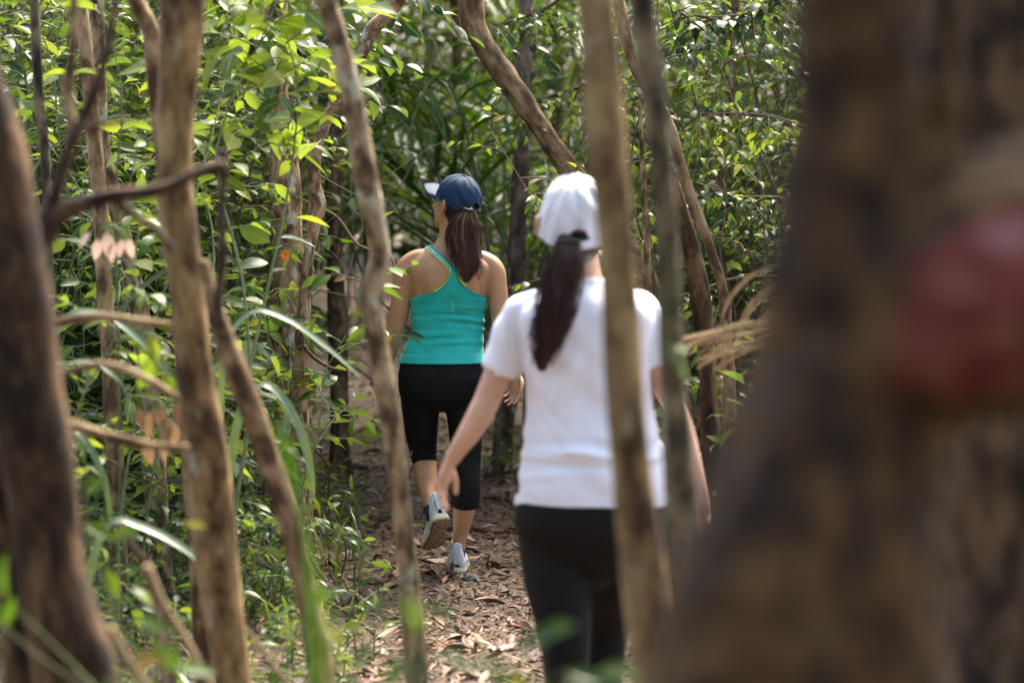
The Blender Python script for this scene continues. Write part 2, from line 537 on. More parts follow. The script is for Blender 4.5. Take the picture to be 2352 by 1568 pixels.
BROAD = leaf_set(1, W=.46, belly=.45, n=5)
BROAD_LO = leaf_set(1, W=.46, belly=.45, n=3)
SMALL = leaf_set(2, W=.46, belly=.40, n=4, droop=.3)
SMALL_LO = leaf_set(2, W=.46, belly=.40, n=3, droop=.3)
LANCE = leaf_set(3, W=.24, belly=.42, n=5, droop=.3)
LANCE_LO = leaf_set(3, W=.24, belly=.42, n=3, droop=.3)
DRYSET = [leaf_geo(W=w, n=5, fold=f, droop=d, belly=b, curl=c) for w, f, d, b, c in
          ((.42, .5, .15, .45, .5), (.36, .2, -.25, .5, .6), (.5, .35, .3, .42, -.7), (.34, .7, .1, .5, .3), (.45, -.3, -.15, .45, -.4), (.3, .25, .45, .5, .9))]
DRY_LO = [leaf_geo(W=w, n=3, fold=f, droop=d, belly=b, curl=c) for w, f, d, b, c in
          ((.42, .5, .15, .45, .5), (.36, .2, -.25, .5, .6), (.5, .35, .3, .42, -.7), (.34, .7, .1, .5, .3))]


def basis(ax, nr):
    """rows of 3x3 matrices (columns x, y, z) from leaf axes and rough normals"""
    x = unit(ax); y = unit(np.cross(nr, x)); z = np.cross(x, y)
    return np.stack([x, y, z], -1)


def put_leaves(mb, geos, pos, ax, nr, size, lv, which, mi=0):
    B = basis(ax, nr)
    for k, (v, f, mid) in enumerate(geos):
        s = np.nonzero(which == k)[0]
        if not len(s): continue
        V = np.einsum('nij,vj->nvi', B[s], v) * size[s, None, None] + pos[s, None]
        F = (f[None] + (np.arange(len(s)) * len(v))[:, None, None]).reshape(-1, 3)
        mb.add(V.reshape(-1, 3), {3: F}, lv=np.repeat(lv[s], len(v)), mid=np.tile(mid, len(s)), mi=mi)


def grow(r, h, leaf_len, spacing, br_len, nst=3, droop=.25, lean=.25, start=.15, nbr=None, up=.5):
    """a shrub at the origin: twigs [(points, radii)], leaves (pos, axis, normal, size)"""
    tw, lp, la, ln, lsz = [], [], [], [], []
    for s in range(nst):
        az = r.uniform(0, 6.28); hh = h * r.uniform(.72, 1.0)
        k = 7; t = np.linspace(0, 1, k)
        off = lean * hh * r.uniform(.3, 1) * t ** 1.5
        sw = .07 * hh * np.sin(t * r.uniform(3, 7) + r.uniform(0, 6)) * t; sw2 = .07 * hh * np.sin(t * r.uniform(3, 7) + r.uniform(0, 6)) * t
        base = r.normal(0, .05, 2)
        p = np.stack([base[0] + np.cos(az) * off + sw + r.normal(0, .02, k) * hh * t, base[1] + np.sin(az) * off + sw2 + r.normal(0, .02, k) * hh * t, hh * t], 1)
        r0 = .0025 + .0022 * hh
        tw.append((p, r0 * (1 - .75 * t)))
        n = nbr or int(3 + hh * 6)
        for b in range(n + 1):
            u = start + (1 - start) * (b + r.uniform(0, .6)) / (n + .6)
            u = min(u, 1)
            q0 = np.array([np.interp(u, t, p[:, c]) for c in range(3)])
            a = az + b * 2.4 + r.normal(0, .3)
            L = br_len * r.uniform(.6, 1.25) * (1 - .45 * u)
            e = up * r.uniform(.3, 1.4)
            if b == n: e = 1.2
            m = 5; w = np.linspace(0, 1, m)
            d = np.array([np.cos(a), np.sin(a), 0])
            q = q0 + d * (L * w * math.cos(e))[:, None] + np.array([0, 0, 1]) * (L * (math.sin(e) * w - droop * w ** 2))[:, None] + r.normal(0, .012, (m, 3)) * w[:, None]
            tw.append((q, np.linspace(.0024, .0010, m) * (1 + .4 * hh / 2)))
            nl = max(3, int(L / spacing))
            for i in range(nl + 1):
                uu = .12 + .88 * (i / nl)
                pp = np.array([np.interp(uu, w, q[:, c]) for c in range(3)])
                tg = unit(np.array([np.interp(min(uu + .1, 1), w, q[:, c]) - np.interp(max(uu - .1, 0), w, q[:, c]) for c in range(3)]))
                side = unit(np.cross(tg, (0, 0, 1))) * (1 if i % 2 else -1)
                if i == nl: x = tg + r.normal(0, .2, 3)
                else: x = tg * r.uniform(.35, .8) + side * r.uniform(.6, 1) + r.normal(0, .18, 3)
                x[2] -= r.uniform(-.2, .65)
                lp.append(pp); la.append(x); ln.append(np.array([0, 0, 1.0]) + r.normal(0, .5, 3)); lsz.append(leaf_len * r.uniform(.4, 1.28))
    return tw, np.array(lp), np.array(la), np.array(ln), np.array(lsz)


KIND = {  # leaf shapes (fine, coarse) and growth
    'broad': (BROAD, BROAD_LO, dict(leaf_len=.112, spacing=.042, br_len=.50, lean=.42)),
    'big': (BROAD, BROAD_LO, dict(leaf_len=.15, spacing=.065, br_len=.5, nst=2, lean=.4)),
    'small': (SMALL, SMALL_LO, dict(leaf_len=.064, spacing=.027, br_len=.5, droop=.28, nst=3, lean=.42)),
    'lance': (LANCE, LANCE_LO, dict(leaf_len=.12, spacing=.04, br_len=.34, droop=.3)),
}


def leaf_meshes(geos, mat, name='leaf'):
    key = (id(geos), mat.name)
    if key not in LEAFM:
        LEAFM[key] = []
        for v, f, mid in geos:
            mb = MB().add(v, {3: f}, mid=mid); me = mb.mesh(name); me.materials.append(mat); LEAFM[key].append(me)
    return LEAFM[key]


LEAFM = {}


def put_leaf_objects(parent, geos, mat, pos, ax, nr, size, r, name='leaf'):
    ms = leaf_meshes(geos, mat)
    B = basis(ax, nr); o0 = ORI[parent.name]
    for i in range(len(pos)):
        o = bpy.data.objects.new(name, ms[int(r.integers(len(ms)))])
        COL.objects.link(o); o.parent = parent
        M = Matrix([[*(B[i, a] * size[i]), pos[i, a] - o0[a]] for a in range(3)] + [[0, 0, 0, 1]])
        o.matrix_basis = M


def shrub(label, px, Y, h, kind='broad', mat=None, twig=None, seed=0, cap=150, name='shrub', cat='shrub', group=None, single=True, x=None, z=None, **kw):
    r = np.random.default_rng(1000 + seed)
    hi, lo, g = KIND[kind]; g = dict(g); g.update(kw)
    x = P(px, 900, Y)[0] if x is None else x
    loc = np.array((x, Y, float(gz(x, Y)) if z is None else z))
    t = thing(name, loc, label, cat, group)
    tw, lp, la, ln, ls = grow(r, h, **g)
    mb = MB()
    for p, rr in tw: tube(mb, p + loc, rr, 6, 3)
    mb.build('stem', twig or M_TWIG, t)
    if single:
        sel = np.arange(len(lp))
        if len(sel) > cap: sel = np.sort(r.choice(sel, cap, replace=False))
        put_leaf_objects(t, hi, mat or M_LEAF, lp[sel] + loc, la[sel], ln[sel], ls[sel], r)
    else:
        mb = MB(); put_leaves(mb, lo, lp + loc, la, ln, ls, r.uniform(0, 1, len(lp)), r.integers(len(lo), size=len(lp)))
        mb.build('foliage', mat or M_LEAF, t)['kind'] = 'stuff'
    return t


def mass(name, spots, kinds, mats, twig, seed, nt=5, hrange=(2, 3), kw=None):
    """a thicket nobody could count: many grown shrubs joined into one object"""
    r = np.random.default_rng(seed); tm = []
    for i in range(nt):
        k = kinds[i % len(kinds)]
        g = dict(KIND[k][2]); g.update(kw or {})
        tm.append((k, grow(r, 1.0 * r.uniform(*hrange), **g)))
    mb = MB()
    for n, (x, y, s) in enumerate(spots):
        k, (tw, lp, la, ln, ls) = tm[int(r.integers(nt))]
        a = r.uniform(0, 6.28); R = np.array([[math.cos(a), -math.sin(a), 0], [math.sin(a), math.cos(a), 0], [0, 0, 1]])
        loc = np.array((x, y, float(gz(x, y))))
        lo = KIND[k][1]
        put_leaves(mb, lo, lp @ R.T * s + loc, la @ R.T, ln @ R.T, ls * s ** .5, (r.uniform(0, 1, len(lp)) * .55 + r.uniform(0, .45)) % 1, r.integers(len(lo), size=len(lp)), mi=int(r.integers(len(mats))))
        for p, rr in tw: tube(mb, p @ R.T * s + loc, rr, 4, 1, mi=len(mats))
    return tag(mb.build(name, list(mats) + [twig]), kind='stuff')


# ------------------------------------------------------------------ trees
def crown_part(t, c, rad, n, seed, mat=None, size=.17):
    r = np.random.default_rng(seed); mb = MB()
    u = unit(r.normal(0, 1, (n, 3))) * (r.uniform(.15, 1, n) ** .5)[:, None]
    cl = unit(r.normal(0, 1, (14, 3))) * .75                       # clumps with gaps between them
    k = r.integers(14, size=n); u = cl[k] * .8 + u * .42
    pos = np.asarray(c) + u * np.asarray(rad)
    ax = unit(u) + r.normal(0, .5, (n, 3)); ax[:, 2] -= .3
    put_leaves(mb, BROAD_LO, pos, ax, np.array([0, 0, 1.0]) + r.normal(0, .4, (n, 3)), size * r.uniform(.6, 1.2, n), r.uniform(0, 1, n), r.integers(6, size=n))
    for q in cl: tube(mb, [np.asarray(c) - (0, 0, rad[2] * 1.0), np.asarray(c) + q * np.asarray(rad) * .3, np.asarray(c) + q * np.asarray(rad) * .95], [.035, .02, .008], 5, 3, mi=1)
    o = mb.build('crown', [mat or M_FAR, M_TWIG], t); o['kind'] = 'stuff'
    return o


def tree(label, path, Y, mat, top=4.6, crown=True, seed=0, flare=1.35, wob=.10, name='tree', n=24, group=None, cat='tree', lobes=0, ncrown=420, ground=True):
    """path: rows (px, py, radius in px[, depth offset]) from the top down"""
    pts, rad = [], []
    for q in path:
        y = Y + (q[3] if len(q) > 3 else 0)
        pts.append(P(q[0], q[1], y)); rad.append(q[2] * y / F_PX)
    pts, rad = np.array(pts), np.array(rad)
    if top:
        d = unit(pts[0] - pts[1]); d = unit(d + np.array([0, 0, .5]))
        L = max(.2, top - pts[0, 2]); k = 4
        ext = np.array([pts[0] + d * (L * i / k) + np.array([.05 * math.sin(i * 2 + seed), .05 * math.cos(i * 1.7 + seed), 0]) for i in range(k, 0, -1)])
        pts = np.vstack([ext, pts]); rad = np.concatenate([rad[0] * np.linspace(.7, .96, k), rad])
    if ground:
        d = unit(pts[-1] - pts[-2]); d = unit(d + np.array([0, 0, -.6]))
        z0 = float(gz(pts[-1, 0], pts[-1, 1]))
        L = (pts[-1, 2] - z0) / -d[2]
        if L > .02:
            pts = np.vstack([pts, pts[-1] + d * L * .6, pts[-1] + d * L, pts[-1] + d * (L + .12)])
            rad = np.concatenate([rad, [rad[-1] * 1.04, rad[-1] * flare, rad[-1] * flare * 1.25]])
    base = pts[-1].copy(); base[2] = float(gz(base[0], base[1])) if ground else base[2]
    t = thing(name, base, label, cat, group)
    mb = MB()
    w1 = Wob(seed + 50, 9.0)
    length = np.linalg.norm(np.diff(pts, axis=0), axis=1).sum()
    sub = max(3, int(length / len(pts) / .025))
    tube(mb, pts, rad, n, sub, wob=w1, amp=wob, wob2=Wob(seed + 150, 75.0), amp2=.0024 if mat.name in ('bark_lichen', 'bark_red_brown', 'bark_furrowed') else 0.0, bark=True)
    mb.build('trunk', mat, t)
    if crown: crown_part(t, pts[0] + np.array([0, 0, .9]), (1.5, 1.5, .75), ncrown, seed + 90)
    return t, pts


def branch(t, path, Y, mat, name='branch', n=10, wob=.12, seed=0, sub=8):
    pts, rad = [], []
    for q in path:
        y = Y + (q[3] if len(q) > 3 else 0)
        pts.append(P(q[0], q[1], y)); rad.append(q[2] * y / F_PX)
    mb = MB(); tube(mb, pts, rad, n, sub, wob=Wob(seed + 7, 22.0), amp=wob, bark=True)
    return mb.build(name, mat, t)


# ---- near trees
def near_left_tree():
    Y = 4.7
    t, _ = tree('dark fluted trunk leaning across the near left edge, bare dark branches reaching right',
                [(-95, -60, 58), (-60, 200, 70), (-10, 420, 78), (25, 640, 82), (62, 900, 86), (98, 1150, 90), (140, 1400, 96), (165, 1568, 100)], Y, B_DARK, seed=1, wob=.16, n=28)
    mb = MB()
    pts = [P(x, y, Y + .10) for x, y in ((-110, 300), (-70, 700), (-38, 950), (10, 1200), (62, 1450), (85, 1600), (110, 1900))]
    z0 = float(gz(pts[-1][0], pts[-1][1])); pts.append(np.array([pts[-1][0] + .03, pts[-1][1], z0 - .1]))
    tube(mb, pts, [.03, .04, .05, .052, .056, .06, .065, .09], 22, 10, wob=Wob(61, 12.0), amp=.2, bark=True)
    mb.build('stem', B_DARK, t)
    Yb = 5.0
    branch(t, [(20, 620, 34), (88, 548, 34), (120, 500, 30), (180, 472, 20), (262, 448, 17), (340, 440, 15), (400, 424, 13), (450, 398, 12), (515, 380, 13)], Yb, B_DEADDK, seed=2)
    branch(t, [(115, 505, 22), (128, 450, 16), (150, 370, 14), (172, 315, 15), (205, 240, 12), (240, 140, 11), (262, 20, 9), (275, -120, 9)], Yb, B_DEADDK, seed=3)
    branch(t, [(170, 318, 13), (160, 250, 11), (158, 185, 13), (166, 120, 11), (170, 20, 11), (168, -120, 10)], Yb + .25, B_BRANCH, seed=4)
    branch(t, [(262, 452, 16), (290, 480, 10), (335, 512, 9), (372, 545, 9), (395, 575, 8)], Yb + .1, B_DEADDK, seed=5)
    branch(t, [(200, 300, 9), (240, 285, 7), (300, 277, 5), (335, 276, 3)], Yb + .1, B_DEADDK, seed=8)
    branch(t, [(110, 985, 20), (165, 978, 17), (215, 992, 14), (270, 1008, 13), (330, 1020, 12), (380, 1026, 11), (432, 1028, 10)], Yb + .35, B_BRANCH, seed=6)
    branch(t, [(100, 880, 14), (150, 858, 11), (215, 838, 10), (270, 842, 9), (340, 872, 9), (410, 915, 8)], Yb + .5, B_TAN, seed=7)
    branch(t, [(90, 752, 14), (150, 738, 11), (230, 728, 10), (330, 738, 8), (395, 745, 6)], Yb + .7, B_TAN, seed=9)


near_left_tree()
tree('straight brown blotched trunk with a dark bare branch passing in front of it',
     [(424, -40, 49), (408, 200, 44), (404, 330, 41), (402, 430, 41), (415, 560, 42), (432, 680, 43), (448, 860, 46), (470, 1040, 47), (492, 1220, 47), (515, 1400, 47), (535, 1568, 48)], 6.0, B_OCHRE, seed=11, wob=.09, n=24)
tree('slim crooked pale stem with a swollen elbow beside the woman in teal',
     [(742, -60, 24), (768, 60, 24), (798, 170, 25), (822, 300, 26), (842, 420, 26), (864, 520, 24), (872, 590, 25), (858, 655, 30), (852, 700, 26), (866, 770, 23), (886, 890, 23), (906, 1030, 23), (924, 1180, 24), (938, 1320, 25), (958, 1568, 26)], 6.2, B_GREY, seed=13, wob=.10, crown=False, n=18)
tree('thick tan trunk standing directly in front of the woman in the white t-shirt',
     [(1368, -60, 41), (1380, 120, 42), (1392, 300, 44), (1408, 470, 44), (1420, 640, 44), (1430, 800, 44), (1442, 980, 45), (1458, 1150, 47), (1478, 1320, 49), (1500, 1568, 52)], 4.4, B_OCHRE, seed=17, wob=.08, n=26)
tree('darker mossy grey-green trunk just right of the white t-shirt woman',
     [(1474, -60, 28), (1486, 100, 29), (1506, 250, 29), (1522, 400, 29), (1534, 560, 30), (1540, 720, 30), (1548, 900, 31), (1558, 1060, 32), (1566, 1240, 34), (1566, 1330, 36), (1562, 1568, 40)], 4.8, B_MOSS, seed=19, wob=.10, n=22)
t_lean, _ = tree('slender pinkish stem rising from low right and leaning left behind the blotched trunk',
     [(468, 600, 13), (486, 680, 18), (505, 745, 22), (535, 830, 25), (575, 930, 25), (610, 1030, 25), (640, 1120, 25), (672, 1230, 26), (702, 1350, 27), (740, 1568, 29)], 5.9, B_BRANCH, seed=23, top=None, crown=False, wob=.12)
branch(t_lean, [(512, 345, 9), (512, 390, 14), (512, 420, 11), (508, 500, 11), (512, 580, 10), (505, 650, 11), (500, 700, 13), (508, 750, 16)], 5.6, B_DEADDK, 'dead_stem', seed=24)
tree('pale curved stem forking in at the top, half hidden behind the blotched trunk',
     [(296, -60, 16), (318, 10, 18), (345, 70, 19), (354, 160, 18), (364, 260, 18), (376, 380, 18), (395, 560, 18), (420, 800, 20)], 7.0, B_BRANCH, seed=25, crown=False, wob=.12)
tree('thin dark mossy pole behind the dark forked branch, nearest the left edge',
     [(76, -60, 11), (84, 120, 11), (92, 250, 11), (104, 360, 12), (108, 480, 12), (118, 800, 13)], 8.0, B_MOSS, seed=29, crown=False, wob=.10)
tree('pale straight young trunk seen through the fork of the dark branch',
     [(178, -60, 17), (196, 100, 17), (212, 270, 17), (226, 420, 18), (236, 560, 18), (242, 700, 19), (250, 800, 19), (262, 1000, 20)], 8.4, B_TAN, seed=31, wob=.08)
tree('brown trunk leaning beside the pale young trunk, pink leaves hanging before it',
     [(232, 300, 18), (255, 420, 20), (282, 540, 22), (306, 640, 23), (330, 780, 25), (350, 1000, 26)], 8.9, B_GREY, seed=37, crown=False, wob=.1)
tree('flaky lichen-spotted trunk rising through green leaves left of the crooked stem',
     [(624, -60, 27), (632, 80, 28), (642, 230, 29), (652, 380, 30), (658, 520, 31), (664, 680, 32), (668, 860, 34), (672, 960, 36)], 10.3, B_LICHEN, seed=41, wob=.13, n=26)
t_pale, _ = tree('knobbly pale branching sapling curving up beside the lichen-spotted trunk',
     [(930, -20, 14), (895, 30, 15), (858, 64, 15), (836, 110, 14), (818, 150, 15), (786, 222, 13), (752, 268, 13), (735, 318, 12), (722, 390, 12), (722, 430, 13), (730, 470, 17), (722, 510, 15), (712, 570, 14), (702, 660, 14), (694, 780, 15), (690, 880, 17)], 9.7, B_LICHEN, seed=43, top=3.4, crown=False, wob=.13)
tree('reddish-brown trunk in the shade behind the knobbly sapling',
     [(768, -60, 18), (770, 200, 19), (766, 420, 19), (770, 600, 20), (776, 790, 22)], 13.2, B_REDBR, seed=47, wob=.1)
t_diag, _ = tree('dark diagonal trunk leaning steeply over the white cap',
     [(1075, -40, 27), (1086, 40, 28), (1104, 90, 28), (1150, 160, 26), (1200, 232, 26), (1252, 308, 26), (1310, 392, 27), (1378, 492, 28), (1452, 600, 30), (1500, 690, 32)], 11.0, B_REDBR, seed=53, wob=.1, crown=True)
tree('upright brown trunk splashed with white lichen standing between the two heads',
     [(1208, -60, 17), (1206, 110, 18), (1200, 300, 19), (1194, 430, 20), (1188, 560, 20), (1184, 700, 21), (1172, 860, 23), (1158, 980, 25)], 13.4, bark_mat('bark_white_lichen', (.07, .045, .03), (.16, .105, .07), (.24, .165, .115), (.62, .62, .58), .60, 1.1, .7, seed=44), seed=59, wob=.09)
tree('thin dark crooked trunk slanting down through the bush right of the mossy trunk',
     [(1415, -40, 13), (1440, 90, 13), (1466, 170, 13), (1508, 236, 12), (1540, 290, 11), (1560, 370, 11), (1586, 450, 11), (1612, 520, 11), (1642, 600, 11), (1662, 680, 12), (1672, 820, 13)], 9.3, B_REDBR, seed=61, crown=False, wob=.12)
tree('short stout leaning trunk low in the bush right of the mossy trunk',
     [(1530, 380, 15), (1560, 480, 18), (1580, 540, 19), (1598, 610, 20), (1612, 700, 22), (1625, 860, 24)], 9.6, B_DARK, seed=67, top=None, crown=False, wob=.12)
tree('very thin pale pole between the tan trunk and the mossy trunk',
     [(1470, 240, 5), (1476, 380, 6), (1484, 520, 7), (1490, 660, 8), (1496, 860, 9)], 9.5, B_BRANCH, seed=71, top=None, crown=False, wob=.1, name='sapling')
tree('dim thin trunk deep behind the palms',
     [(1042, -60, 12), (1050, 150, 13), (1046, 320, 13), (1050, 480, 14), (1056, 700, 15)], 17.5, B_REDBR, seed=73, wob=.1)

# ---- the huge trunk on the right
def big_tree():
    Y = 2.3
    s = Y / F_PX
    base = np.array([P(1800, 900, Y)[0], Y, float(gz(.26, Y))])
    t = thing('tree', base, 'huge blurred brown trunk with a red paint mark filling the right edge', 'tree')
    mb = MB()

    def tb(path, n=28):
        tube(mb, [P(x, y, Y + (dd[0] if dd else 0)) for x, y, r, *dd in path], [r * s for x, y, r, *dd in path], n, 12)
    tb([(1975, -3200, 120), (1972, -1400, 130), (1975, -300, 138), (1974, 100, 139), (1972, 300, 150), (1965, 600, 200), (1955, 850, 238), (1925, 1050, 272), (1885, 1250, 298), (1845, 1450, 335), (1822, 1650, 350), (1800, 2200, 400), (1790, 3200, 460), (1780, 4100, 560)])
    tb([(2190, -1500, 18), (2182, -300, 20), (2180, 100, 21), (2178, 280, 28), (2165, 440, 66), (2110, 600, 110)], 14)
    tb([(2030, 760, 225, -.02), (2180, 720, 255, -.04), (2352, 655, 300, -.05), (2560, 560, 320, -.02), (2800, 380, 320, .05), (3000, 100, 300, .15), (3200, -600, 280, .3)])
    tb([(1990, 700, 150), (1930, 900, 150, -.06), (1860, 1150, 160, -.09), (1760, 1450, 180, -.12), (1690, 1800, 200, -.14), (1600, 2600, 230, -.2)], 16)
    me = remeshed(mb, .008, 6, 'trunk')
    v = mesh_co(me); n = mesh_no(me)
    v = v + n * (.005 * Wob(5, 26.0)(v * np.array([1, 1, .45])) + .0035 * Wob(6, 60.0)(v))[:, None]
    v -= base
    set_co(me, v)
    rc = P(2290, 585, Y - .1) - base; wc = P(2290, 535, Y - .1) - base

    def paint(nt, col):
        def blob(c, sx, sz, th, soft):
            tc = nt.nodes.new('ShaderNodeTexCoord'); mp = nt.nodes.new('ShaderNodeMapping'); mp.vector_type = 'POINT'
            mp.inputs['Scale'].default_value = (1 / sx, 0.0, 1 / sz); mp.inputs['Location'].default_value = (-c[0] / sx, 0, -c[2] / sz)
            nt.links.new(tc.outputs['Object'], mp.inputs[0])
            ln = nt.nodes.new('ShaderNodeVectorMath'); ln.operation = 'LENGTH'; nt.links.new(mp.outputs[0], ln.inputs[0])
            w = noise_n(nt, 13, detail=4)
            d = math_n(nt, 'ADD', ln.outputs['Value'], math_n(nt, 'MULTIPLY', math_n(nt, 'SUBTRACT', w, .5), 2.0))
            return ramp(nt, d, [(th, (1, 1, 1)), (th + soft, (0, 0, 0))])
        red = ramp(nt, noise_n(nt, 22, detail=3), [(.35, (.08, .012, .010)), (.5, (.15, .028, .022)), (.62, (.16, .062, .036))])
        col = mix(nt, blob(rc, .060, .060, .7, .5), col, red)
        col = mix(nt, blob(P(2215, 770, Y - .1) - base, .085, .062, .7, .5), col, red)
        return mix(nt, math_n(nt, 'MULTIPLY', blob(wc, .034, .016, .3, .9), .6), col, (.30, .17, .16))
    me.materials.append(bark_mat('bark_big_trunk', (.020, .0088, .0022), (.050, .0225, .0056), (.095, .048, .0125), (.09, .064, .034), .74, 1.3, .8, seed=77, extra=paint, coord='Object', zs=.75))
    o = link('trunk', me, None, t)
    crown_part(t, base + np.array([.3, .9, 4.3]), (2.4, 2.6, .9), 2600, 333, size=.22)  # unseen crown, made dense and shifted sunward to shade the trunk


big_tree()
tree('dark furrowed trunk just behind the huge trunk at the right edge',
     [(2290, -100, 218), (2292, 300, 214), (2308, 700, 192), (2325, 1100, 178), (2335, 1400, 185), (2340, 1568, 190)], 3.5,
     bark_mat('bark_furrowed', (.018, .011, .006), (.075, .044, .022), (.15, .09, .046), None, 0, 1.6, 1.0, seed=83), seed=83, wob=.12, n=44)

# trees standing deeper in the wood; their crowns close the canopy overhead
bt = np.random.default_rng(5)
spots = [(-3.9, 12.2), (-2.7, 15.5), (-1.9, 19.0), (1.5, 16.0), (2.6, 12.4), (3.4, 18.5), (.4, 21.5), (-3.8, 20.5), (-5.2, 9.5), (4.4, 9.0)]
for i, (x, y) in enumerate(spots):
    d = y; px = CX + x / d * F_PX; r0 = bt.uniform(.035, .07) / d * F_PX
    hz = 445
    dx = bt.normal(0, 30, 4)
    tree({1: 'dim brown trunk deep behind the pale straight young trunk', 2: 'dim grey trunk deep in the wood behind the lichen-spotted trunk', 3: 'dim trunk deep in the wood right of the mossy trunk', 6: 'dim trunk far away behind the diagonal trunk', 7: 'dim trunk deep in the wood behind the thin mossy pole'}.get(i, 'slim brown trunk standing deep in the shaded wood behind the undergrowth'),
         [(px + dx[0], hz - 1.6 / d * F_PX, r0 * .8), (px + dx[1], hz - .8 / d * F_PX, r0 * .85), (px + dx[2], hz, r0 * .92), (px + dx[3], hz + .8 / d * F_PX, r0)],
         y, (B_REDBR, B_GREY, B_TAN)[i % 3], top=5.2, seed=200 + i, ncrown=1000, group='slim trunks deep in the wood')
# unseen woods beside and behind the camera, added to hold back open sky
for i, (x, y) in enumerate([(-2.9, 2.2), (-1.6, -2.4), (1.4, -3.2), (3.6, 1.2), (-4.6, -1.2), (4.4, -2.2), (.2, -6.0), (3.3, 5.4), (-3.9, 5.6)]):
    base = np.array((x, y, float(gz(x, y))))
    t = thing('tree', base, 'forest tree of the wood continuing outside the picture', 'tree', 'trees of the wood around the viewpoint')
    mb = MB(); tube(mb, base + np.array([(0, 0, -.1), (.05, .03, 1.2), (.0, .1, 2.8), (.08, .05, 4.8)]), [.11, .085, .08, .05], 14, 10, wob=Wob(300 + i, 9.0), amp=.1, bark=True)
    mb.build('trunk', B_TAN, t)
    crown_part(t, base + np.array([0, 0, 5.3]), (2.2, 2.2, .9), 650, 400 + i, size=.21)


# ------------------------------------------------------------------ undergrowth masses (nobody could count these plants)
def spread(seed, n, x0, x1, y0, y1, keep=lambda x, y: True, s=(.8, 1.2)):
    r = np.random.default_rng(seed); out = []
    while len(out) < n:
        x, y = r.uniform(x0, x1), r.uniform(y0, y1)
        if keep(x, y): out.append((x, y, r.uniform(*s)))
    return out


off_path = lambda m: (lambda x, y: abs(x - path_x(y)) > m)
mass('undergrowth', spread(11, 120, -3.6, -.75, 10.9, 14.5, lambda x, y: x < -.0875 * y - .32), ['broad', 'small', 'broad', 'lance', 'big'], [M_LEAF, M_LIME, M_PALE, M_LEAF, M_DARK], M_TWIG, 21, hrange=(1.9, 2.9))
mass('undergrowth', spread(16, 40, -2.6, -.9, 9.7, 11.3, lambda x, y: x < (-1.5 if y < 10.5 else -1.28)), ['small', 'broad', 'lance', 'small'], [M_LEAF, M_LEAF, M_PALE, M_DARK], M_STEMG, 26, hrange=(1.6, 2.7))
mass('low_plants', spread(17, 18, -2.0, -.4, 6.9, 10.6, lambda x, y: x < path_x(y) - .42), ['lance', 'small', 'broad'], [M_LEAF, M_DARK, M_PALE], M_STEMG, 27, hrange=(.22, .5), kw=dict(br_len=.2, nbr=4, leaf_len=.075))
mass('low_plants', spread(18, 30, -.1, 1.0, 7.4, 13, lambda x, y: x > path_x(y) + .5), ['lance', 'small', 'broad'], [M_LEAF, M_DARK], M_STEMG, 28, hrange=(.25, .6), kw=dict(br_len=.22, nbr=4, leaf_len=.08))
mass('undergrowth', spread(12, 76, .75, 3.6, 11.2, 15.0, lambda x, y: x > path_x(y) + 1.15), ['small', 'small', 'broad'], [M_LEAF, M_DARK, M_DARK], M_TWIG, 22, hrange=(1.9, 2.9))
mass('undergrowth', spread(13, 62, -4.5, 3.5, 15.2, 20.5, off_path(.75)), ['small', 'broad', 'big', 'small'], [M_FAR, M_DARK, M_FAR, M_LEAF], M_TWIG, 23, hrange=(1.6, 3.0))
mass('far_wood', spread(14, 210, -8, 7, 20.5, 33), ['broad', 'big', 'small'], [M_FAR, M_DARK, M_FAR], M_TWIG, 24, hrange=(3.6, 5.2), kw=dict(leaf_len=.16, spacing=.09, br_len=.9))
mass('surrounding_wood', spread(15, 60, -6, 6, -6, 30, lambda x, y: abs(x) > .33 * max(y, 0) + 2.6 or (y < -2.5)), ['broad', 'big'], [M_FAR, M_DARK], M_TWIG, 25, hrange=(2.2, 3.4), kw=dict(leaf_len=.19, spacing=.1, br_len=.7))  # unseen thicket around the viewpoint, added to hold back sky light

# unseen leaf roof added to darken the back, kept open in front for sunlight
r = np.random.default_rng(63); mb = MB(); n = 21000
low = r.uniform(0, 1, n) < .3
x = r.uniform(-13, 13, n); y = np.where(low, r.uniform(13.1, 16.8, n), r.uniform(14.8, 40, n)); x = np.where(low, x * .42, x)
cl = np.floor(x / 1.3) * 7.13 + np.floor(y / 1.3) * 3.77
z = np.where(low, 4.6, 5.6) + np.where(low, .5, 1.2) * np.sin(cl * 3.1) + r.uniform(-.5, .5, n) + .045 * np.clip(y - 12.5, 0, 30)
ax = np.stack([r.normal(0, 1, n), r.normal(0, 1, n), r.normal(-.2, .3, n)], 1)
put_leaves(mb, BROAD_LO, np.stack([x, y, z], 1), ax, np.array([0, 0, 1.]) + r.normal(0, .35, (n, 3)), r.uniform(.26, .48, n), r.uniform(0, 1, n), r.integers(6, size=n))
tag(mb.build('shade_canopy', M_FAR), kind='stuff')

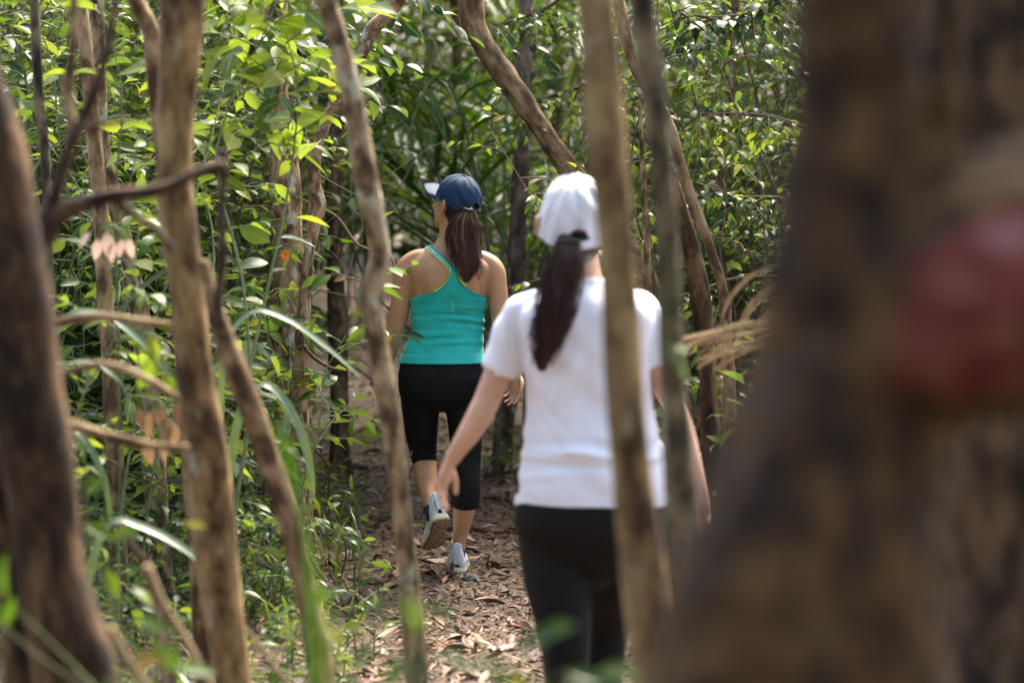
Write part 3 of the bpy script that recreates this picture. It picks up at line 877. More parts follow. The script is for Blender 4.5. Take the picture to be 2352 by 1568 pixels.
# bare twigs and vines tangled through the left thicket and the dim back
r = np.random.default_rng(31); mb = MB()
for i in range(150):
    if i < 60: x, y = r.uniform(-2.6, -.5), r.uniform(9.8, 13.5)
    elif i < 110: x, y = r.uniform(-1.6, .9), r.uniform(14.2, 19)
    else: x, y = r.uniform(.8, 2.6), r.uniform(9.6, 13)
    z = float(gz(x, y)) + r.uniform(-.05, 2.2)
    d = unit(np.array([r.normal(0, .6), r.normal(0, .35), r.normal(.2, .9)])); L = r.uniform(.5, 1.9)
    w = np.linspace(-.5, .5, 6)
    p = np.array([x, y, z]) + d * (L * w)[:, None] + r.normal(0, .035, (6, 3)); p[:, 2] -= .25 * L * (w ** 2)
    p[:, 2] = np.maximum(p[:, 2], gz(p[:, 0], p[:, 1]) + .01)
    tube(mb, p, np.linspace(1, .6, 6) * r.uniform(.002, .0065), 5, 4, mi=int(r.integers(2)))
tag(mb.build('bare_twigs', [M_TWIG, M_TWIGP]), kind='stuff')

# ------------------------------------------------------------------ shrubs and saplings one can tell apart
G_L = 'leafy saplings crowding the left of the path'
G_R = 'small-leaved shrubs filling the right of the path'
left = [  # label, px, Y, height, kind, material, twig
    ('glossy broad-leaved sapling with mid-green leaves overhanging the lichen-spotted trunk from its left', 450, 9.35, 2.55, 'broad', M_LEAF, M_STEMG, 1),
    ('bright green shrub whose leaves hide the foot of the knobbly pale sapling', 655, 9.35, 1.45, 'broad', M_LEAF, M_STEMG, 2),
    ('lime-green sapling glowing between the dark forked branch and the blotched trunk', 300, 8.3, 2.35, 'broad', M_LIME, M_STEMG, 3),
    ('lime-green blurred shrub just right of the dark fluted near trunk', 90, 7.3, 1.85, 'small', M_LIME, M_STEMG, 4),
    ('tall small-leaved yellow-green sapling at the upper left edge beside the thin mossy pole', 30, 9.9, 2.75, 'small', M_LIME, M_STEMG, 5),
    ('pale narrow-leaved sapling behind the pale straight young trunk', 190, 10.2, 2.6, 'lance', M_PALE, M_STEMG, 6),
    ('dark green big-leaved shrub low behind the blotched trunk', 330, 9.5, 1.3, 'big', M_DARK, M_TWIG, 7),
    ('sapling of large hanging fresh green leaves at the top right of the blotched trunk', 520, 8.1, 2.75, 'big', M_LIME, M_STEMG, 8),
    ('dense mid-height shrub left of the dead dark stem, narrow leaves', 470, 9.9, 1.9, 'lance', M_LEAF, M_TWIG, 9),
    ('low dark-leaved shrub in the shade under the pinkish side branch', 255, 8.5, .95, 'broad', M_DARK, M_TWIG, 10),
    ('thin-leaved sapling at the left of the lichen-spotted trunk, reaching the top of the picture', 540, 10.9, 2.7, 'small', M_LEAF, M_TWIG, 11),
    ('pale small-leaved shrub low in the gap left of the lichen-spotted trunk', 500, 9.0, .85, 'small', M_PALE, M_TWIG, 12),
]
for lb, px, Y, h, k, m, tw, sd in left:
    shrub(lb, px, Y, h, k, m, tw, seed=sd, start={2: .42, 8: .7}.get(sd, .15), cap=285, name='sapling' if h > 1.6 else 'shrub', cat='sapling' if h > 1.6 else 'shrub', group=G_L)
right = [
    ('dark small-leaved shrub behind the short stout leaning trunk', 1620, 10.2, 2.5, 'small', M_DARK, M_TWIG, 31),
    ('glossy small-leaved shrub with lit sprays half way up, beside the huge trunk', 1755, 9.6, 2.1, 'small', M_LIME, M_TWIG, 32),  # lime colour over the whole shrub stands in for its lit sprays
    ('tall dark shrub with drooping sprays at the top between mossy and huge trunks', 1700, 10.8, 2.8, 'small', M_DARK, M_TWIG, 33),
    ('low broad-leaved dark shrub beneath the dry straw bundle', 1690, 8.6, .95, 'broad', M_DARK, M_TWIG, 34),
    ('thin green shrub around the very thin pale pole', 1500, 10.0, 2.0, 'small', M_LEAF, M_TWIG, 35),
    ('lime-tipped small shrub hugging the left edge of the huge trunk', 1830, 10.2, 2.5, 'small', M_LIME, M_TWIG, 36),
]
for lb, px, Y, h, k, m, tw, sd in right:
    shrub(lb, px, Y, h, k, m, tw, seed=sd, cap=290, name='shrub', group=G_R)

# sprays of drooping small leaves hanging in from above, upper right of the centre
def spray(label, pts, Y, kind, mat, seed, n=46, size=.066, cat='branch', hang=.32, single=True, spread_=.22):
    """a leafy bough whose twigs hang; pts in pixels"""
    r = np.random.default_rng(seed)
    b = np.array([P(x, y, Y + (d[0] if d else 0)) for x, y, *d in pts])
    t = thing('leafy_bough', b[0], label, cat)
    mb = MB(); tube(mb, b, np.linspace(.012, .004, len(b)), 7, 6)
    bs = spline(b, 10); lp, la, ln = [], [], []
    for i in range(n // 5):
        q = bs[int(r.integers(3, len(bs)))]
        d = unit(np.array([r.normal(0, 1), r.normal(0, .6), -.2])); L = hang * r.uniform(.6, 1.3)
        w = np.linspace(0, 1, 5)
        p = q + d * (L * .9 * w)[:, None] + np.array([0, 0, -1]) * (L * .38 * w ** 2)[:, None]
        tube(mb, p, np.linspace(.003, .0012, 5), 5, 2)
        for j in range(7):
            u = (j + 1) / 7; pp = q + (p[-1] - q) * 0 + np.array([np.interp(u, w, p[:, c]) for c in range(3)]) - q
            side = unit(np.cross(d, (0, 0, 1))) * (1 if j % 2 else -1)
            lp.append(pp); la.append(d * .5 + side * .7 + np.array([0, 0, -.28]) + r.normal(0, .25, 3)); ln.append(np.array([0, -.3, 1]) + r.normal(0, .3, 3))
    mb.build('bough', M_TWIG, t)
    lp, la, ln = np.array(lp), np.array(la), np.array(ln)
    put_leaf_objects(t, KIND[kind][0], mat, lp, la, ln, size * r.uniform(.7, 1.2, len(lp)), r)


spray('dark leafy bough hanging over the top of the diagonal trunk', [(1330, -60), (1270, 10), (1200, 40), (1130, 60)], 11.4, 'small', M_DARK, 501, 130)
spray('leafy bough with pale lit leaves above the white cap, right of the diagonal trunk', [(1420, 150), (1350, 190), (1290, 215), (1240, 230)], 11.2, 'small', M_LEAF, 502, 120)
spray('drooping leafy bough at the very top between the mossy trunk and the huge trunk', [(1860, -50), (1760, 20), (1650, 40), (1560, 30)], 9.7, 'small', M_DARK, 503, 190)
spray('lit green bough reaching left from the huge trunk\'s edge at half height', [(1860, 300), (1780, 270), (1700, 262), (1610, 262)], 9.5, 'small', M_LIME, 504, 170)  # lime leaf colour stands in for light falling on this bough
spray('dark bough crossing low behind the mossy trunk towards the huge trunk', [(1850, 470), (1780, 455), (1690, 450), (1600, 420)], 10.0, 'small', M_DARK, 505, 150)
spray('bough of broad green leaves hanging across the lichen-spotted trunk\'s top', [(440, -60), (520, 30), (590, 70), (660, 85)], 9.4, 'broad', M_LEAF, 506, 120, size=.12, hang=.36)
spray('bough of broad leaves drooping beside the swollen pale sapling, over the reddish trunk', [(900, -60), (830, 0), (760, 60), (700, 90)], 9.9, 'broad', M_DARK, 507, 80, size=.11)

# low plants along the left edge of the path
G_P = 'low plants growing along the left edge of the path'
for i, (lb, px, py, k, m, h) in enumerate([
    ('narrow-leaved seedling spreading over the path edge, highest of the low plants', 770, 1010, 'lance', M_LEAF, .55),
    ('narrow-leaved seedling a step nearer, leaning over brown litter', 715, 1060, 'lance', M_LEAF, .5),
    ('small broad-leaved seedling with a heart-shaped bright leaf, left of the crooked stem', 765, 1190, 'broad', M_LIME, .28),
    ('tiny grassy seedling on the litter left of the raised shoe', 770, 1205, 'lance', M_LEAF, .2),
    ('dark broad-leaved seedling at the foot of the pinkish leaning stem', 600, 1210, 'broad', M_DARK, .35),
    ('pale seedling flat on the litter below the pinkish leaning stem', 600, 1390, 'broad', M_PALE, .2),
    ('green seedling between the blotched trunk and the pinkish stem', 570, 1290, 'broad', M_LEAF, .3),
    ('wispy narrow-leaved seedling by the crooked stem at the path edge', 800, 1290, 'lance', M_LEAF, .24),
    ('sparse green seedling at the right path edge beside the white t-shirt', 1195, 975, 'lance', M_LEAF, .42),
    ('single-stemmed seedling on the right path edge, lower, half behind the white t-shirt', 1168, 1090, 'broad', M_LEAF, .2),
    ('leafy seedling before the reddish trunk where the path bends', 800, 880, 'broad', M_LEAF, .5),
    ('low seedling under the broken dark twig', 700, 960, 'lance', M_PALE, .5),
]):
    r_ = (py - CY); dy = -(py - CY) / F_PX
    ray = FW + UP * dy; Y = 9.0
    for _ in range(12):
        p = P(px, py, Y); Y = (CAM_H - float(gz(p[0], Y))) * ray[1] / -ray[2]
    shrub(lb, px, Y, h, k, m, M_STEMG, seed=60 + i, cap=60, name='seedling', cat='seedling', group=G_P, nst=2, br_len=.22, leaf_len=.1 if k != 'broad' else .085, spacing=.05, nbr=4, start=.2)

# low green ground cover scattered on the litter
r = np.random.default_rng(77); mb = MB(); n = 1500
x = r.uniform(-3.2, 2.6, n * 3); y = r.uniform(6.0, 15, n * 3)
k = (np.abs(x - path_x(y)) > .33 + r.uniform(0, .35, n * 3)); x, y = x[k][:n], y[k][:n]; n = len(x)
for j in range(5):
    a = r.uniform(0, 6.28, n); ax = np.stack([np.cos(a), np.sin(a), r.uniform(.1, .9, n)], 1)
    pos = np.stack([x + r.normal(0, .012, n), y + r.normal(0, .012, n), gz(x, y) + r.uniform(.02, .14, n)], 1)
    put_leaves(mb, BROAD_LO[:3] + LANCE_LO[:3], pos, ax, np.array([0, 0, 1.]) + r.normal(0, .3, (n, 3)), r.uniform(.025, .075, n), r.uniform(0, 1, n), r.integers(6, size=n))
tag(mb.build('ground_cover', M_LEAF), kind='stuff')

# thin grass and dry fallen stalks tangled on the bank left of the path
r = np.random.default_rng(78); mb = MB()
for i in range(520):
    y = r.uniform(6.4, 11.5); x = r.uniform(-2.3, path_x(y) - .38); g = np.array([x, y, float(gz(x, y))]); h = r.uniform(.12, .5); a = r.uniform(0, 6.28)
    d = np.array([math.cos(a), math.sin(a), 0]); w = np.linspace(0, 1, 6)[:, None]
    c = g + d * (.55 * h * w ** 1.8) + np.array([0, 0, 1]) * (h * (w - .42 * w ** 2.4)); s = np.array([-d[1], d[0], 0]) * (r.uniform(.002, .006) * (1 - w ** 2) + .0004)
    v = np.stack([c + s, c - s], 1).reshape(-1, 3); k = np.arange(5)[:, None] * 2
    mb.add(v, {4: np.hstack([k, k + 1, k + 3, k + 2])}, lv=r.uniform(.05, .9), mi=int(r.uniform() < .3))
tag(mb.build('grass', [M_LEAF, M_BLADE]), kind='stuff')
mb = MB()
for i in range(150):
    y = r.uniform(6.3, 12.5); x = r.uniform(-2.6, path_x(y) - .36) if i % 6 else r.uniform(path_x(y) + .42, .95); L = r.uniform(.2, .95); a = r.uniform(0, 6.28)
    sgn = -1 if x < path_x(y) else 1; d = unit(np.array([sgn * abs(math.cos(a)), .6 * math.sin(a), r.uniform(-.02, .45)])); w = np.linspace(0, 1, 5)
    p = np.array([x, y, float(gz(x, y)) + .012]) + d * (L * w)[:, None] + r.normal(0, .012, (5, 3)) * w[:, None]; p[:, 2] = np.maximum(p[:, 2], gz(p[:, 0], p[:, 1]) + .008)
    tube(mb, p, np.linspace(1, .5, 5) * r.uniform(.003, .009), 6, 3, mi=int(r.integers(3)))
tag(mb.build('dry_debris', [M_TWIG, M_TWIGP, M_DRYGRASS]), kind='stuff')


# ------------------------------------------------------------------ palms in the shaded centre
def leaflet_mesh(name, mat, L, W, droop):
    x = np.linspace(0, 1, 6); w = W / 2 * np.array([.35, .9, 1, .8, .5, 0])
    v = []
    for i in range(6):
        z = -droop * x[i] ** 2 * L
        v += [(x[i] * L, w[i], z + w[i] * .5), (x[i] * L, 0, z), (x[i] * L, -w[i], z + w[i] * .5)]
    f = []
    for i in range(5):
        a = i * 3; f += [(a, a + 1, a + 4, a + 3), (a + 1, a + 2, a + 5, a + 4)]
    me = MB().add(v, {4: [q[::-1] for q in f]}).mesh(name); me.materials.append(mat); return me


LFT = [leaflet_mesh('leaflet', M_PALM, .38, .030, d) for d in (.05, .2, .4)]
LFT_DRY = [leaflet_mesh('leaflet', M_PALE, .34, .026, d) for d in (.5, .9, 1.3)]


def palm(label, px, Y, fronds, seed, stem_h=.5, group=None):
    r = np.random.default_rng(seed)
    x = P(px, 900, Y)[0]; base = np.array((x, Y, float(gz(x, Y))))
    t = thing('palm', base, label, 'palm', group)
    mb = MB(); tube(mb, base + np.array([(0, 0, -.05), (.01, 0, stem_h * .5), (.0, .01, stem_h)]), [.05, .045, .035], 12, 6, wob=Wob(seed, 25), amp=.1)
    mb.build('trunk', M_TWIG, t)
    c = base + np.array([0, 0, stem_h])
    for i, (az, L, rise, dr, dry) in enumerate(fronds):
        d = np.array([math.cos(az), math.sin(az), 0]); w = np.linspace(0, 1, 9)
        p = c + d * (L * .8 * w ** 1.15)[:, None] + np.array([0, 0, 1]) * (rise * np.sin(w * 1.9) / math.sin(1.57) - dr * w ** 2.6)[:, None]
        mb = MB(); tube(mb, p, np.linspace(.012, .003, 9), 6, 4)
        fr = mb.build('frond', M_STEMG, t)
        sp = spline(p, 10); tg = unit(np.gradient(sp, axis=0)); nl = 16
        ms = LFT_DRY if dry else LFT
        for j in range(nl):
            u = .22 + .78 * j / (nl - 1); k = int(u * (len(sp) - 1))
            side = unit(np.cross(tg[k], (0, 0, 1)))
            for sg in (1, -1):
                ax = unit(tg[k] * (.55 + .6 * u) + side * sg * 1.0 + np.array([0, 0, .12]) + r.normal(0, .07, 3))
                nr = np.cross(ax, np.cross((0, 0, 1.0), ax)) + r.normal(0, .15, 3)
                B = basis(ax[None], nr[None])[0]; s = (.65 + .7 * math.sin(math.pi * (.15 + .75 * u))) * .95 * L / 1.6
                o = bpy.data.objects.new('leaflet', ms[int(r.integers(3))]); COL.objects.link(o); o.parent = fr
                q = sp[k] - base
                o.matrix_basis = Matrix([[*(B[a] * s), q[a]] for a in range(3)] + [[0, 0, 0, 1]])
    return t


palm('dark feathery palm filling the shade behind the blue cap', 1130, 15.6, [(2.6, 1.7, 1.5, .5, 0), (3.6, 1.8, 1.2, .5, 0), (.5, 1.6, 1.5, .6, 0), (-.4, 1.7, 1.1, .5, 0), (4.6, 1.5, 1.4, .6, 0), (1.6, 1.6, 1.7, .4, 0), (5.4, 1.6, .9, .5, 0), (3.05, 2.0, 1.75, .9, 0)], 91)
palm('tall palm behind with high arching fronds at the top centre', 1010, 17.2, [(.1, 2.3, 2.4, .8, 0), (.9, 2.0, 2.3, .7, 0), (2.4, 2.2, 2.5, .6, 0), (3.4, 2.2, 2.3, .9, 0), (4.6, 2.0, 2.2, .9, 0), (5.6, 2.2, 2.0, .8, 0), (3.0, 1.8, 1.2, .6, 0)], 92, .9)
palm('dark palm close behind the blue cap, long narrow leaflets fanning across the gap', 1150, 13.7, [(2.2, 1.9, 1.9, .5, 0), (2.9, 2.0, 1.6, .7, 0), (3.5, 1.8, 1.9, .6, 0), (1.5, 1.7, 2.1, .5, 0), (.5, 1.6, 1.7, .6, 0), (4.3, 1.5, 1.8, .5, 0), (2.6, 1.6, 1.0, .4, 0)], 94, .6)
palm('palm with a pale withered drooping frond beside the diagonal trunk', 1215, 14.4, [(2.7, 1.7, 1.75, 1.0, 1), (3.6, 1.5, 1.5, .7, 0), (2.0, 1.5, 1.6, .5, 0), (.2, 1.4, 1.2, .5, 0), (5.2, 1.4, 1.1, .6, 0)], 93, .7)


# ------------------------------------------------------------------ arching strap leaves and foreground blades
def strap(mb, pts, Y, wpx, fold=.35, roll=(0, 0, 1), lv=.5):
    p = np.array([P(x, y, Y + (d[0] if d else 0)) for x, y, *d in pts]); s = spline(p, 8)
    t = unit(np.gradient(s, axis=0)); side = unit(np.cross(t, np.asarray(roll, float))); nr = unit(np.cross(side, t))
    u = np.linspace(0, 1, len(s)); w = wpx / 2 * Y / F_PX * np.minimum(1, np.minimum(.35 + u * 5, (1.02 - u) * 3.2) ** .8)
    g = np.stack([s + side * w[:, None] + nr * (w * fold)[:, None], s, s - side * w[:, None] + nr * (w * fold)[:, None]], 1)
    R = len(s); i = np.arange(R - 1)[:, None] * 3; j = np.arange(2)[None]
    q = np.stack([i + j, i + j + 1, i + 4 + j, i + 3 + j], -1).reshape(-1, 4)
    mid = np.tile([0, 1, 0], R)
    return mb.add(g.reshape(-1, 3), {4: q}, lv=lv, mid=mid)


def strap_plant(label, blades, Y, mat, name='strap_leaf_plant', base=None, roll=(0, -.6, 1)):
    q = P(*(blades[0][0][0][:2]), Y); loc = np.array((q[0] if base is None else base, Y, 0.0)); loc[2] = float(gz(loc[0], Y))
    t = thing(name, loc, label, 'plant')
    foot = loc + np.array([0, 0, .01])
    for pts, w in blades:
        mb = MB(); strap(mb, pts, Y, w, roll=roll); mb.build('leaf', mat, t)
    return t


strap_plant('grey-green strap leaf arching from behind the leaning stem down to the path edge',
            [([(500, 1330), (505, 1000), (520, 800), (580, 718), (660, 735), (740, 790), (800, 840), (830, 870)], 16), ([(500, 1330), (545, 980), (590, 890), (640, 905), (690, 990), (715, 1090), (720, 1150)], 22)], 7.4, M_BLADE)
strap_plant('grey-green strap leaves arching over the dark ground left of the blotched trunk',
            [([(190, 1420), (220, 1270), (262, 1198), (320, 1208), (390, 1240), (450, 1282), (470, 1320)], 24), ([(190, 1420), (150, 1100), (165, 1000), (195, 1010), (235, 1090), (252, 1170), (254, 1210)], 16)], 6.6, M_BLADE)
strap_plant('long pale strap leaf curving behind the near dark trunk at mid height',
            [([(60, 1300), (90, 900), (150, 735), (240, 725), (330, 790), (380, 850), (400, 880)], 20), ([(60, 1300), (100, 1000), (130, 860), (200, 830), (270, 870), (300, 930)], 14)], 6.9, M_BLADE)
strap_plant('stiff dark strap leaves slanting between the young trunk and the blotched trunk',
            [([(230, 760), (290, 500), (340, 435), (385, 395), (420, 370)], 17), ([(230, 760), (260, 560), (160, 480), (100, 560)], 14), ([(230, 760), (330, 660), (400, 610), (430, 590)], 20), ([(60, 420), (110, 350), (190, 290), (250, 250)], 10)], 8.8, M_DARK)
strap_plant('bright green blurred grass blades rising in front of the pinkish leaning stem',
            [([(735, 1950), (720, 1500), (702, 1300), (672, 1130), (640, 1010), (618, 960)], 52), ([(735, 1950), (700, 1400), (690, 1200), (668, 1060), (655, 940)], 34), ([(735, 1950), (745, 1560), (735, 1380), (700, 1200)], 30), ([(735, 1950), (770, 1600), (775, 1480), (760, 1380)], 26)], 4.0, M_FRESH, 'grass_tuft', roll=(1, .2, .1))
strap_plant('dry pale arching grass leaves above the straw bundle beside the huge trunk',
            [([(1840, 640), (1790, 650), (1735, 690), (1705, 740), (1692, 800)], 18), ([(1840, 600), (1760, 615), (1705, 650), (1668, 700), (1655, 750)], 11), ([(1840, 700), (1795, 705), (1750, 735), (1722, 780)], 18), ([(1840, 790), (1720, 800), (1650, 815), (1600, 850)], 10)], 7.2, M_DRYGRASS, 'dry_grass_tuft', roll=(.3, -1, .3))

# dry straw bundle between the mossy trunk and the huge trunk
def stick(label, pts, Y, rpx, mat, name='fallen_branch', cat='branch', group=None, seed=0, n=8):
    p = np.array([P(x, y, Y + (d[0] if d else 0)) for x, y, *d in pts])
    mb = MB(); tube(mb, p, np.asarray(rpx, float) * Y / F_PX, n, 6, wob=Wob(seed + 400, 30.0), amp=.12)
    return tag(mb.build(name, mat, loc=p[0]), label, cat, group)


q = P(1665, 800, 6.6)
t = thing('dead_palm_frond', q, 'bundle of dry straw-coloured dead fronds lying across the bush beside the huge trunk', 'dead frond')
for i, (pts, r0) in enumerate([([(1545, 792), (1620, 772), (1700, 755), (1790, 738)], 10), ([(1548, 806), (1640, 782), (1720, 765), (1800, 750)], 8), ([(1560, 800), (1640, 765), (1700, 745), (1760, 740)], 6), ([(1600, 835), (1660, 806), (1720, 782), (1790, 760)], 7), ([(1640, 845), (1700, 806), (1770, 775)], 5), ([(1655, 752), (1658, 800), (1650, 880), (1655, 990)], 6), ([(1742, 745), (1745, 790), (1752, 840)], 5)]):
    mb = MB(); rr = np.random.default_rng(900 + i)
    for k in range(4):
        q = np.array([P(x, y, 6.6 + .02 * i) for x, y in pts]); q = q + rr.normal(0, r0 * .0009, 3) + rr.normal(0, .004, q.shape)
        tube(mb, q, np.linspace(1, .5, len(pts)) * r0 * .24 * 6.6 / F_PX, 6, 8, wob=Wob(700 + i, 25), amp=.25)
    mb.build('stalk', M_DRYGRASS, t)

# blurred sprigs right in front of the lens
def sprig(label, base_px, Y, leaves, mat, name='sprig', hung=False):
    loc = P(base_px[0], base_px[1], Y); g = loc if hung else np.array((loc[0], Y, float(gz(loc[0], Y))))
    t = thing(name, g, label, 'plant'); r = np.random.default_rng(int(base_px[0]))
    mb = MB(); pos, ax, nr, sz = [], [], [], []
    hub = P(np.mean([q[0] for q in leaves]), np.max([q[1] for q in leaves]) + 60, Y)
    if hung: hub = g
    else: tube(mb, [g, (g + hub) / 2 + r.normal(0, .03, 3), hub], [.004, .003, .002], 5, 5)
    for x, y, dx, dy, Lpx in leaves:
        p = P(x, y, Y); q = P(x + dx * Lpx, y + dy * Lpx, Y - .02)
        tube(mb, [hub, (hub + p) / 2 + r.normal(0, .008, 3), p], [.002, .0016, .0012], 5, 5)
        pos.append(p); ax.append(q - p); nr.append(np.array([r.normal(0, .4), -.8, .9])); sz.append(np.linalg.norm(q - p))
    mb.build('stem', M_STEMG, t)
    put_leaf_objects(t, BROAD, mat, np.array(pos), np.array(ax), np.array(nr), np.array(sz), r)


sprig('pale blurred sprig close to the lens in front of the crooked stem\'s foot', (960, 1750), 3.2, [(930, 1360, .35, .9, 110), (900, 1375, -.8, .5, 70), (985, 1380, .8, .6, 80), (1000, 1490, .9, .5, 110), (940, 1500, -.6, .8, 110), (1080, 1510, .9, .3, 100), (880, 1480, -.9, .4, 90)], M_PALE)
sprig('bright blurred leaf low in front of the pinkish stem\'s foot', (720, 1750), 4.6, [(700, 1388, .9, -.5, 75), (690, 1430, -.9, .3, 60), (745, 1440, .8, .6, 60)], M_LIME)
sprig('green blurred sprig across the white t-shirt woman\'s shin', (1220, 1750), 3.3, [(1180, 1500, .85, -.55, 120), (1240, 1460, .9, -.4, 90), (1200, 1540, -.8, .3, 100), (1290, 1545, .9, .2, 120), (1360, 1550, .9, -.15, 130), (1180, 1530, .2, .9, 90)], M_LEAF)
sprig('lime blurred sprig in front of the near dark trunk\'s right side', (200, 1750), 5.3, [(190, 1200, .85, .4, 90), (250, 1250, .9, -.5, 80), (195, 1140, .7, -.7, 70), (240, 1300, .4, .9, 80), (420, 1200, .9, .1, 60), (300, 1350, .8, .4, 80)], M_LIME)
sprig('bright lime leaves hanging before the blotched trunk\'s left side', (352, 765), 6.1, [(340, 770, .35, .9, 70), (350, 820, -.25, .95, 75), (375, 850, .3, .95, 75), (395, 870, .5, .9, 65), (330, 840, -.1, 1, 55)], M_LIME, hung=True)
sprig('pale mossy leaves sprouting on the dark mossy trunk', (1556, 820), 4.72, [(1550, 795, .9, .2, 40), (1560, 800, -.6, .5, 30), (1560, 830, .3, .9, 40)], M_PALE, hung=True)
sprig('green blurred leaves at the very bottom left of the blotched trunk', (330, 1800), 4.4, [(310, 1420, .9, .2, 90), (350, 1470, .7, .8, 90), (300, 1530, .9, -.3, 100), (400, 1530, .9, .1, 110), (20, 1380, -.2, -1, 110), (10, 1440, .3, -.9, 80)], M_LEAF)
sprig('tan withered leaves hanging below the pinkish side branch', (362, 915), 6.6, [(320, 930, .1, 1, 60), (345, 940, -.1, 1, 70), (360, 925, .25, 1, 65), (375, 950, .1, 1, 80), (395, 960, .05, 1, 75), (335, 1010, .2, 1, 60), (385, 1000, -.2, 1, 60), (402, 920, .2, 1, 55)], M_DRYLEAF, hung=True)
sprig('cluster of pale pink drooping young leaves before the pale young trunk', (252, 512), 6.7, [(225, 545, -.1, 1, 55), (245, 530, .05, 1, 60), (262, 548, -.15, 1, 58), (285, 545, -.3, 1, 48), (292, 545, .25, 1, 48), (210, 530, -.6, .8, 50)], M_PINK, hung=True)

# pale broken sticks close by at the lower left
for i, (lb, pts, Y, rr, m) in enumerate([
    ('pale broken stick leaning across the lower left, its tip blurred white', [(335, 1300), (365, 1370), (420, 1460), (480, 1568), (540, 1680)], 4.9, [13, 10, 9, 9, 9], M_DRYGRASS),
    ('second pale broken stick at the bottom left, lower than the first', [(250, 1440), (285, 1500), (340, 1580), (400, 1660)], 4.6, [13, 11, 10, 10], M_DRYGRASS),
    ('upright dead brown stick beside the pale broken stick', [(345, 1330), (365, 1420), (372, 1500), (380, 1640)], 5.2, [8, 8, 9, 10], M_TWIGP),
    ('kinked thin brown stick rising behind the pale broken sticks', [(270, 1200), (310, 1260), (345, 1300), (372, 1390), (385, 1500), (400, 1600)], 5.8, [6, 7, 8, 8, 8, 9], M_TWIG),
    ('thin straw-coloured stick lying at the foot of the blotched trunk', [(560, 1440), (600, 1490), (640, 1540), (690, 1600)], 5.6, [7, 7, 6, 6], M_DRYGRASS),
    ('dark broken twig sticking out over the path beside the lichen-spotted trunk', [(690, 760), (702, 800), (730, 828), (762, 845), (792, 852)], 9.6, [6, 5, 4, 4, 3], M_TWIG),
]):
    stick(lb, pts, Y, rr, m, 'broken_stick', 'stick', seed=i)

# green pod with withered white bract on the knobbly sapling; orange flower; red berries
p0 = P(742, 100, 9.45); t = thing('seed_pod', p0, 'pale green hanging seed pod with crumpled white bracts beside the crooked stem', 'seed pod')
mb = MB(); ball(mb, P(752, 150, 9.45), np.array([(.024, 0, 0.0), (0, .024, 0), (.02, 0, .045)])); mb.build('pod', plain('pod_green', (.16, .22, .13), .55, .4, .2, 60), t)
for k, (x, y, a) in enumerate([(735, 125, 2.6), (758, 118, .8), (748, 112, 1.6)]):
    mb = MB(); mb.add(DRYSET[k][0] @ np.array([[math.cos(a), 0, math.sin(a)], [0, 1, 0], [-math.sin(a), 0, math.cos(a)]]) * .055 + P(742, 128, 9.44), {3: DRYSET[k][1]}); mb.build('bract', plain('bract_white', (.50, .50, .44), .7, .3, .2, 80), t)
mb = MB(); tube(mb, [P(752, 165, 9.46), P(755, 215, 9.5), P(765, 240, 9.55), P(780, 232, 9.6)], [.004] * 4, 6, 5); mb.build('stalk', M_TWIGP, t)
p0 = P(655, 587, 9.1); t = thing('orange_flower', p0, 'small orange flower in the leaves at the foot of the lichen-spotted trunk', 'flower')
for k in range(8):
    a = k * .785; v, f, m_ = leaf_geo(W=.4, n=3)
    B = basis(np.array([[math.cos(a), -.5, math.sin(a)]]), np.array([[0, -1.0, .2]]))[0]
    MB().add(v @ B.T * .026 + p0, {3: f}).build('petal', plain('petal_orange', (.7, .16, .02), .5), t)


# ------------------------------------------------------------------ people
def ppx(Y):
    return Y / F_PX                                # metres per pixel at that distance


def loft_torso(mb, Y, rows, n=40, sub=5, expo=2.35):
    """rows: (py, x left, x right, half depth, offset towards the viewer) in pixels / metres"""
    pts, rad = [], []
    for py, xl, xr, dh, oy in rows:
        c = P((xl + xr) / 2, py, Y); c[1] -= oy
        pts.append(c); rad.append(((xr - xl) / 2 * ppx(Y), dh))
    s = spline(np.hstack([np.array(pts), np.array(rad)]), sub)
    ph = np.arange(n) / n * 2 * math.pi; co, si = np.cos(ph), np.sin(ph)
    m = (np.abs(co) ** expo + np.abs(si) ** expo) ** (-1 / expo)
    v = s[:, None, :3] + np.stack([s[:, 3, None] * co * m, s[:, 4, None] * si * m, 0 * s[:, 4, None] * co], -1)
    R = len(s)
    v = np.vstack([v.reshape(-1, 3), s[:1, :3], s[-1:, :3]])
    f = ring_faces(R, n, True)
    up = s[-1, 2] > s[0, 2]
    if not up: f = {k: a[:, ::-1] for k, a in f.items()}
    return mb.add(v, f)


def limb(mb, Y, rows, n=16, sub=5):
    """rows: (px, py, radius px, depth offset[, depth radius factor])"""
    pts = [P(x, y, Y) + np.array([0, dy, 0]) for x, y, r, dy, *_ in rows]
    rad = [(r * ppx(Y), r * ppx(Y) * (k[0] if k else 1)) for x, y, r, dy, *k in rows]
    return tube(mb, pts, rad, n, sub)


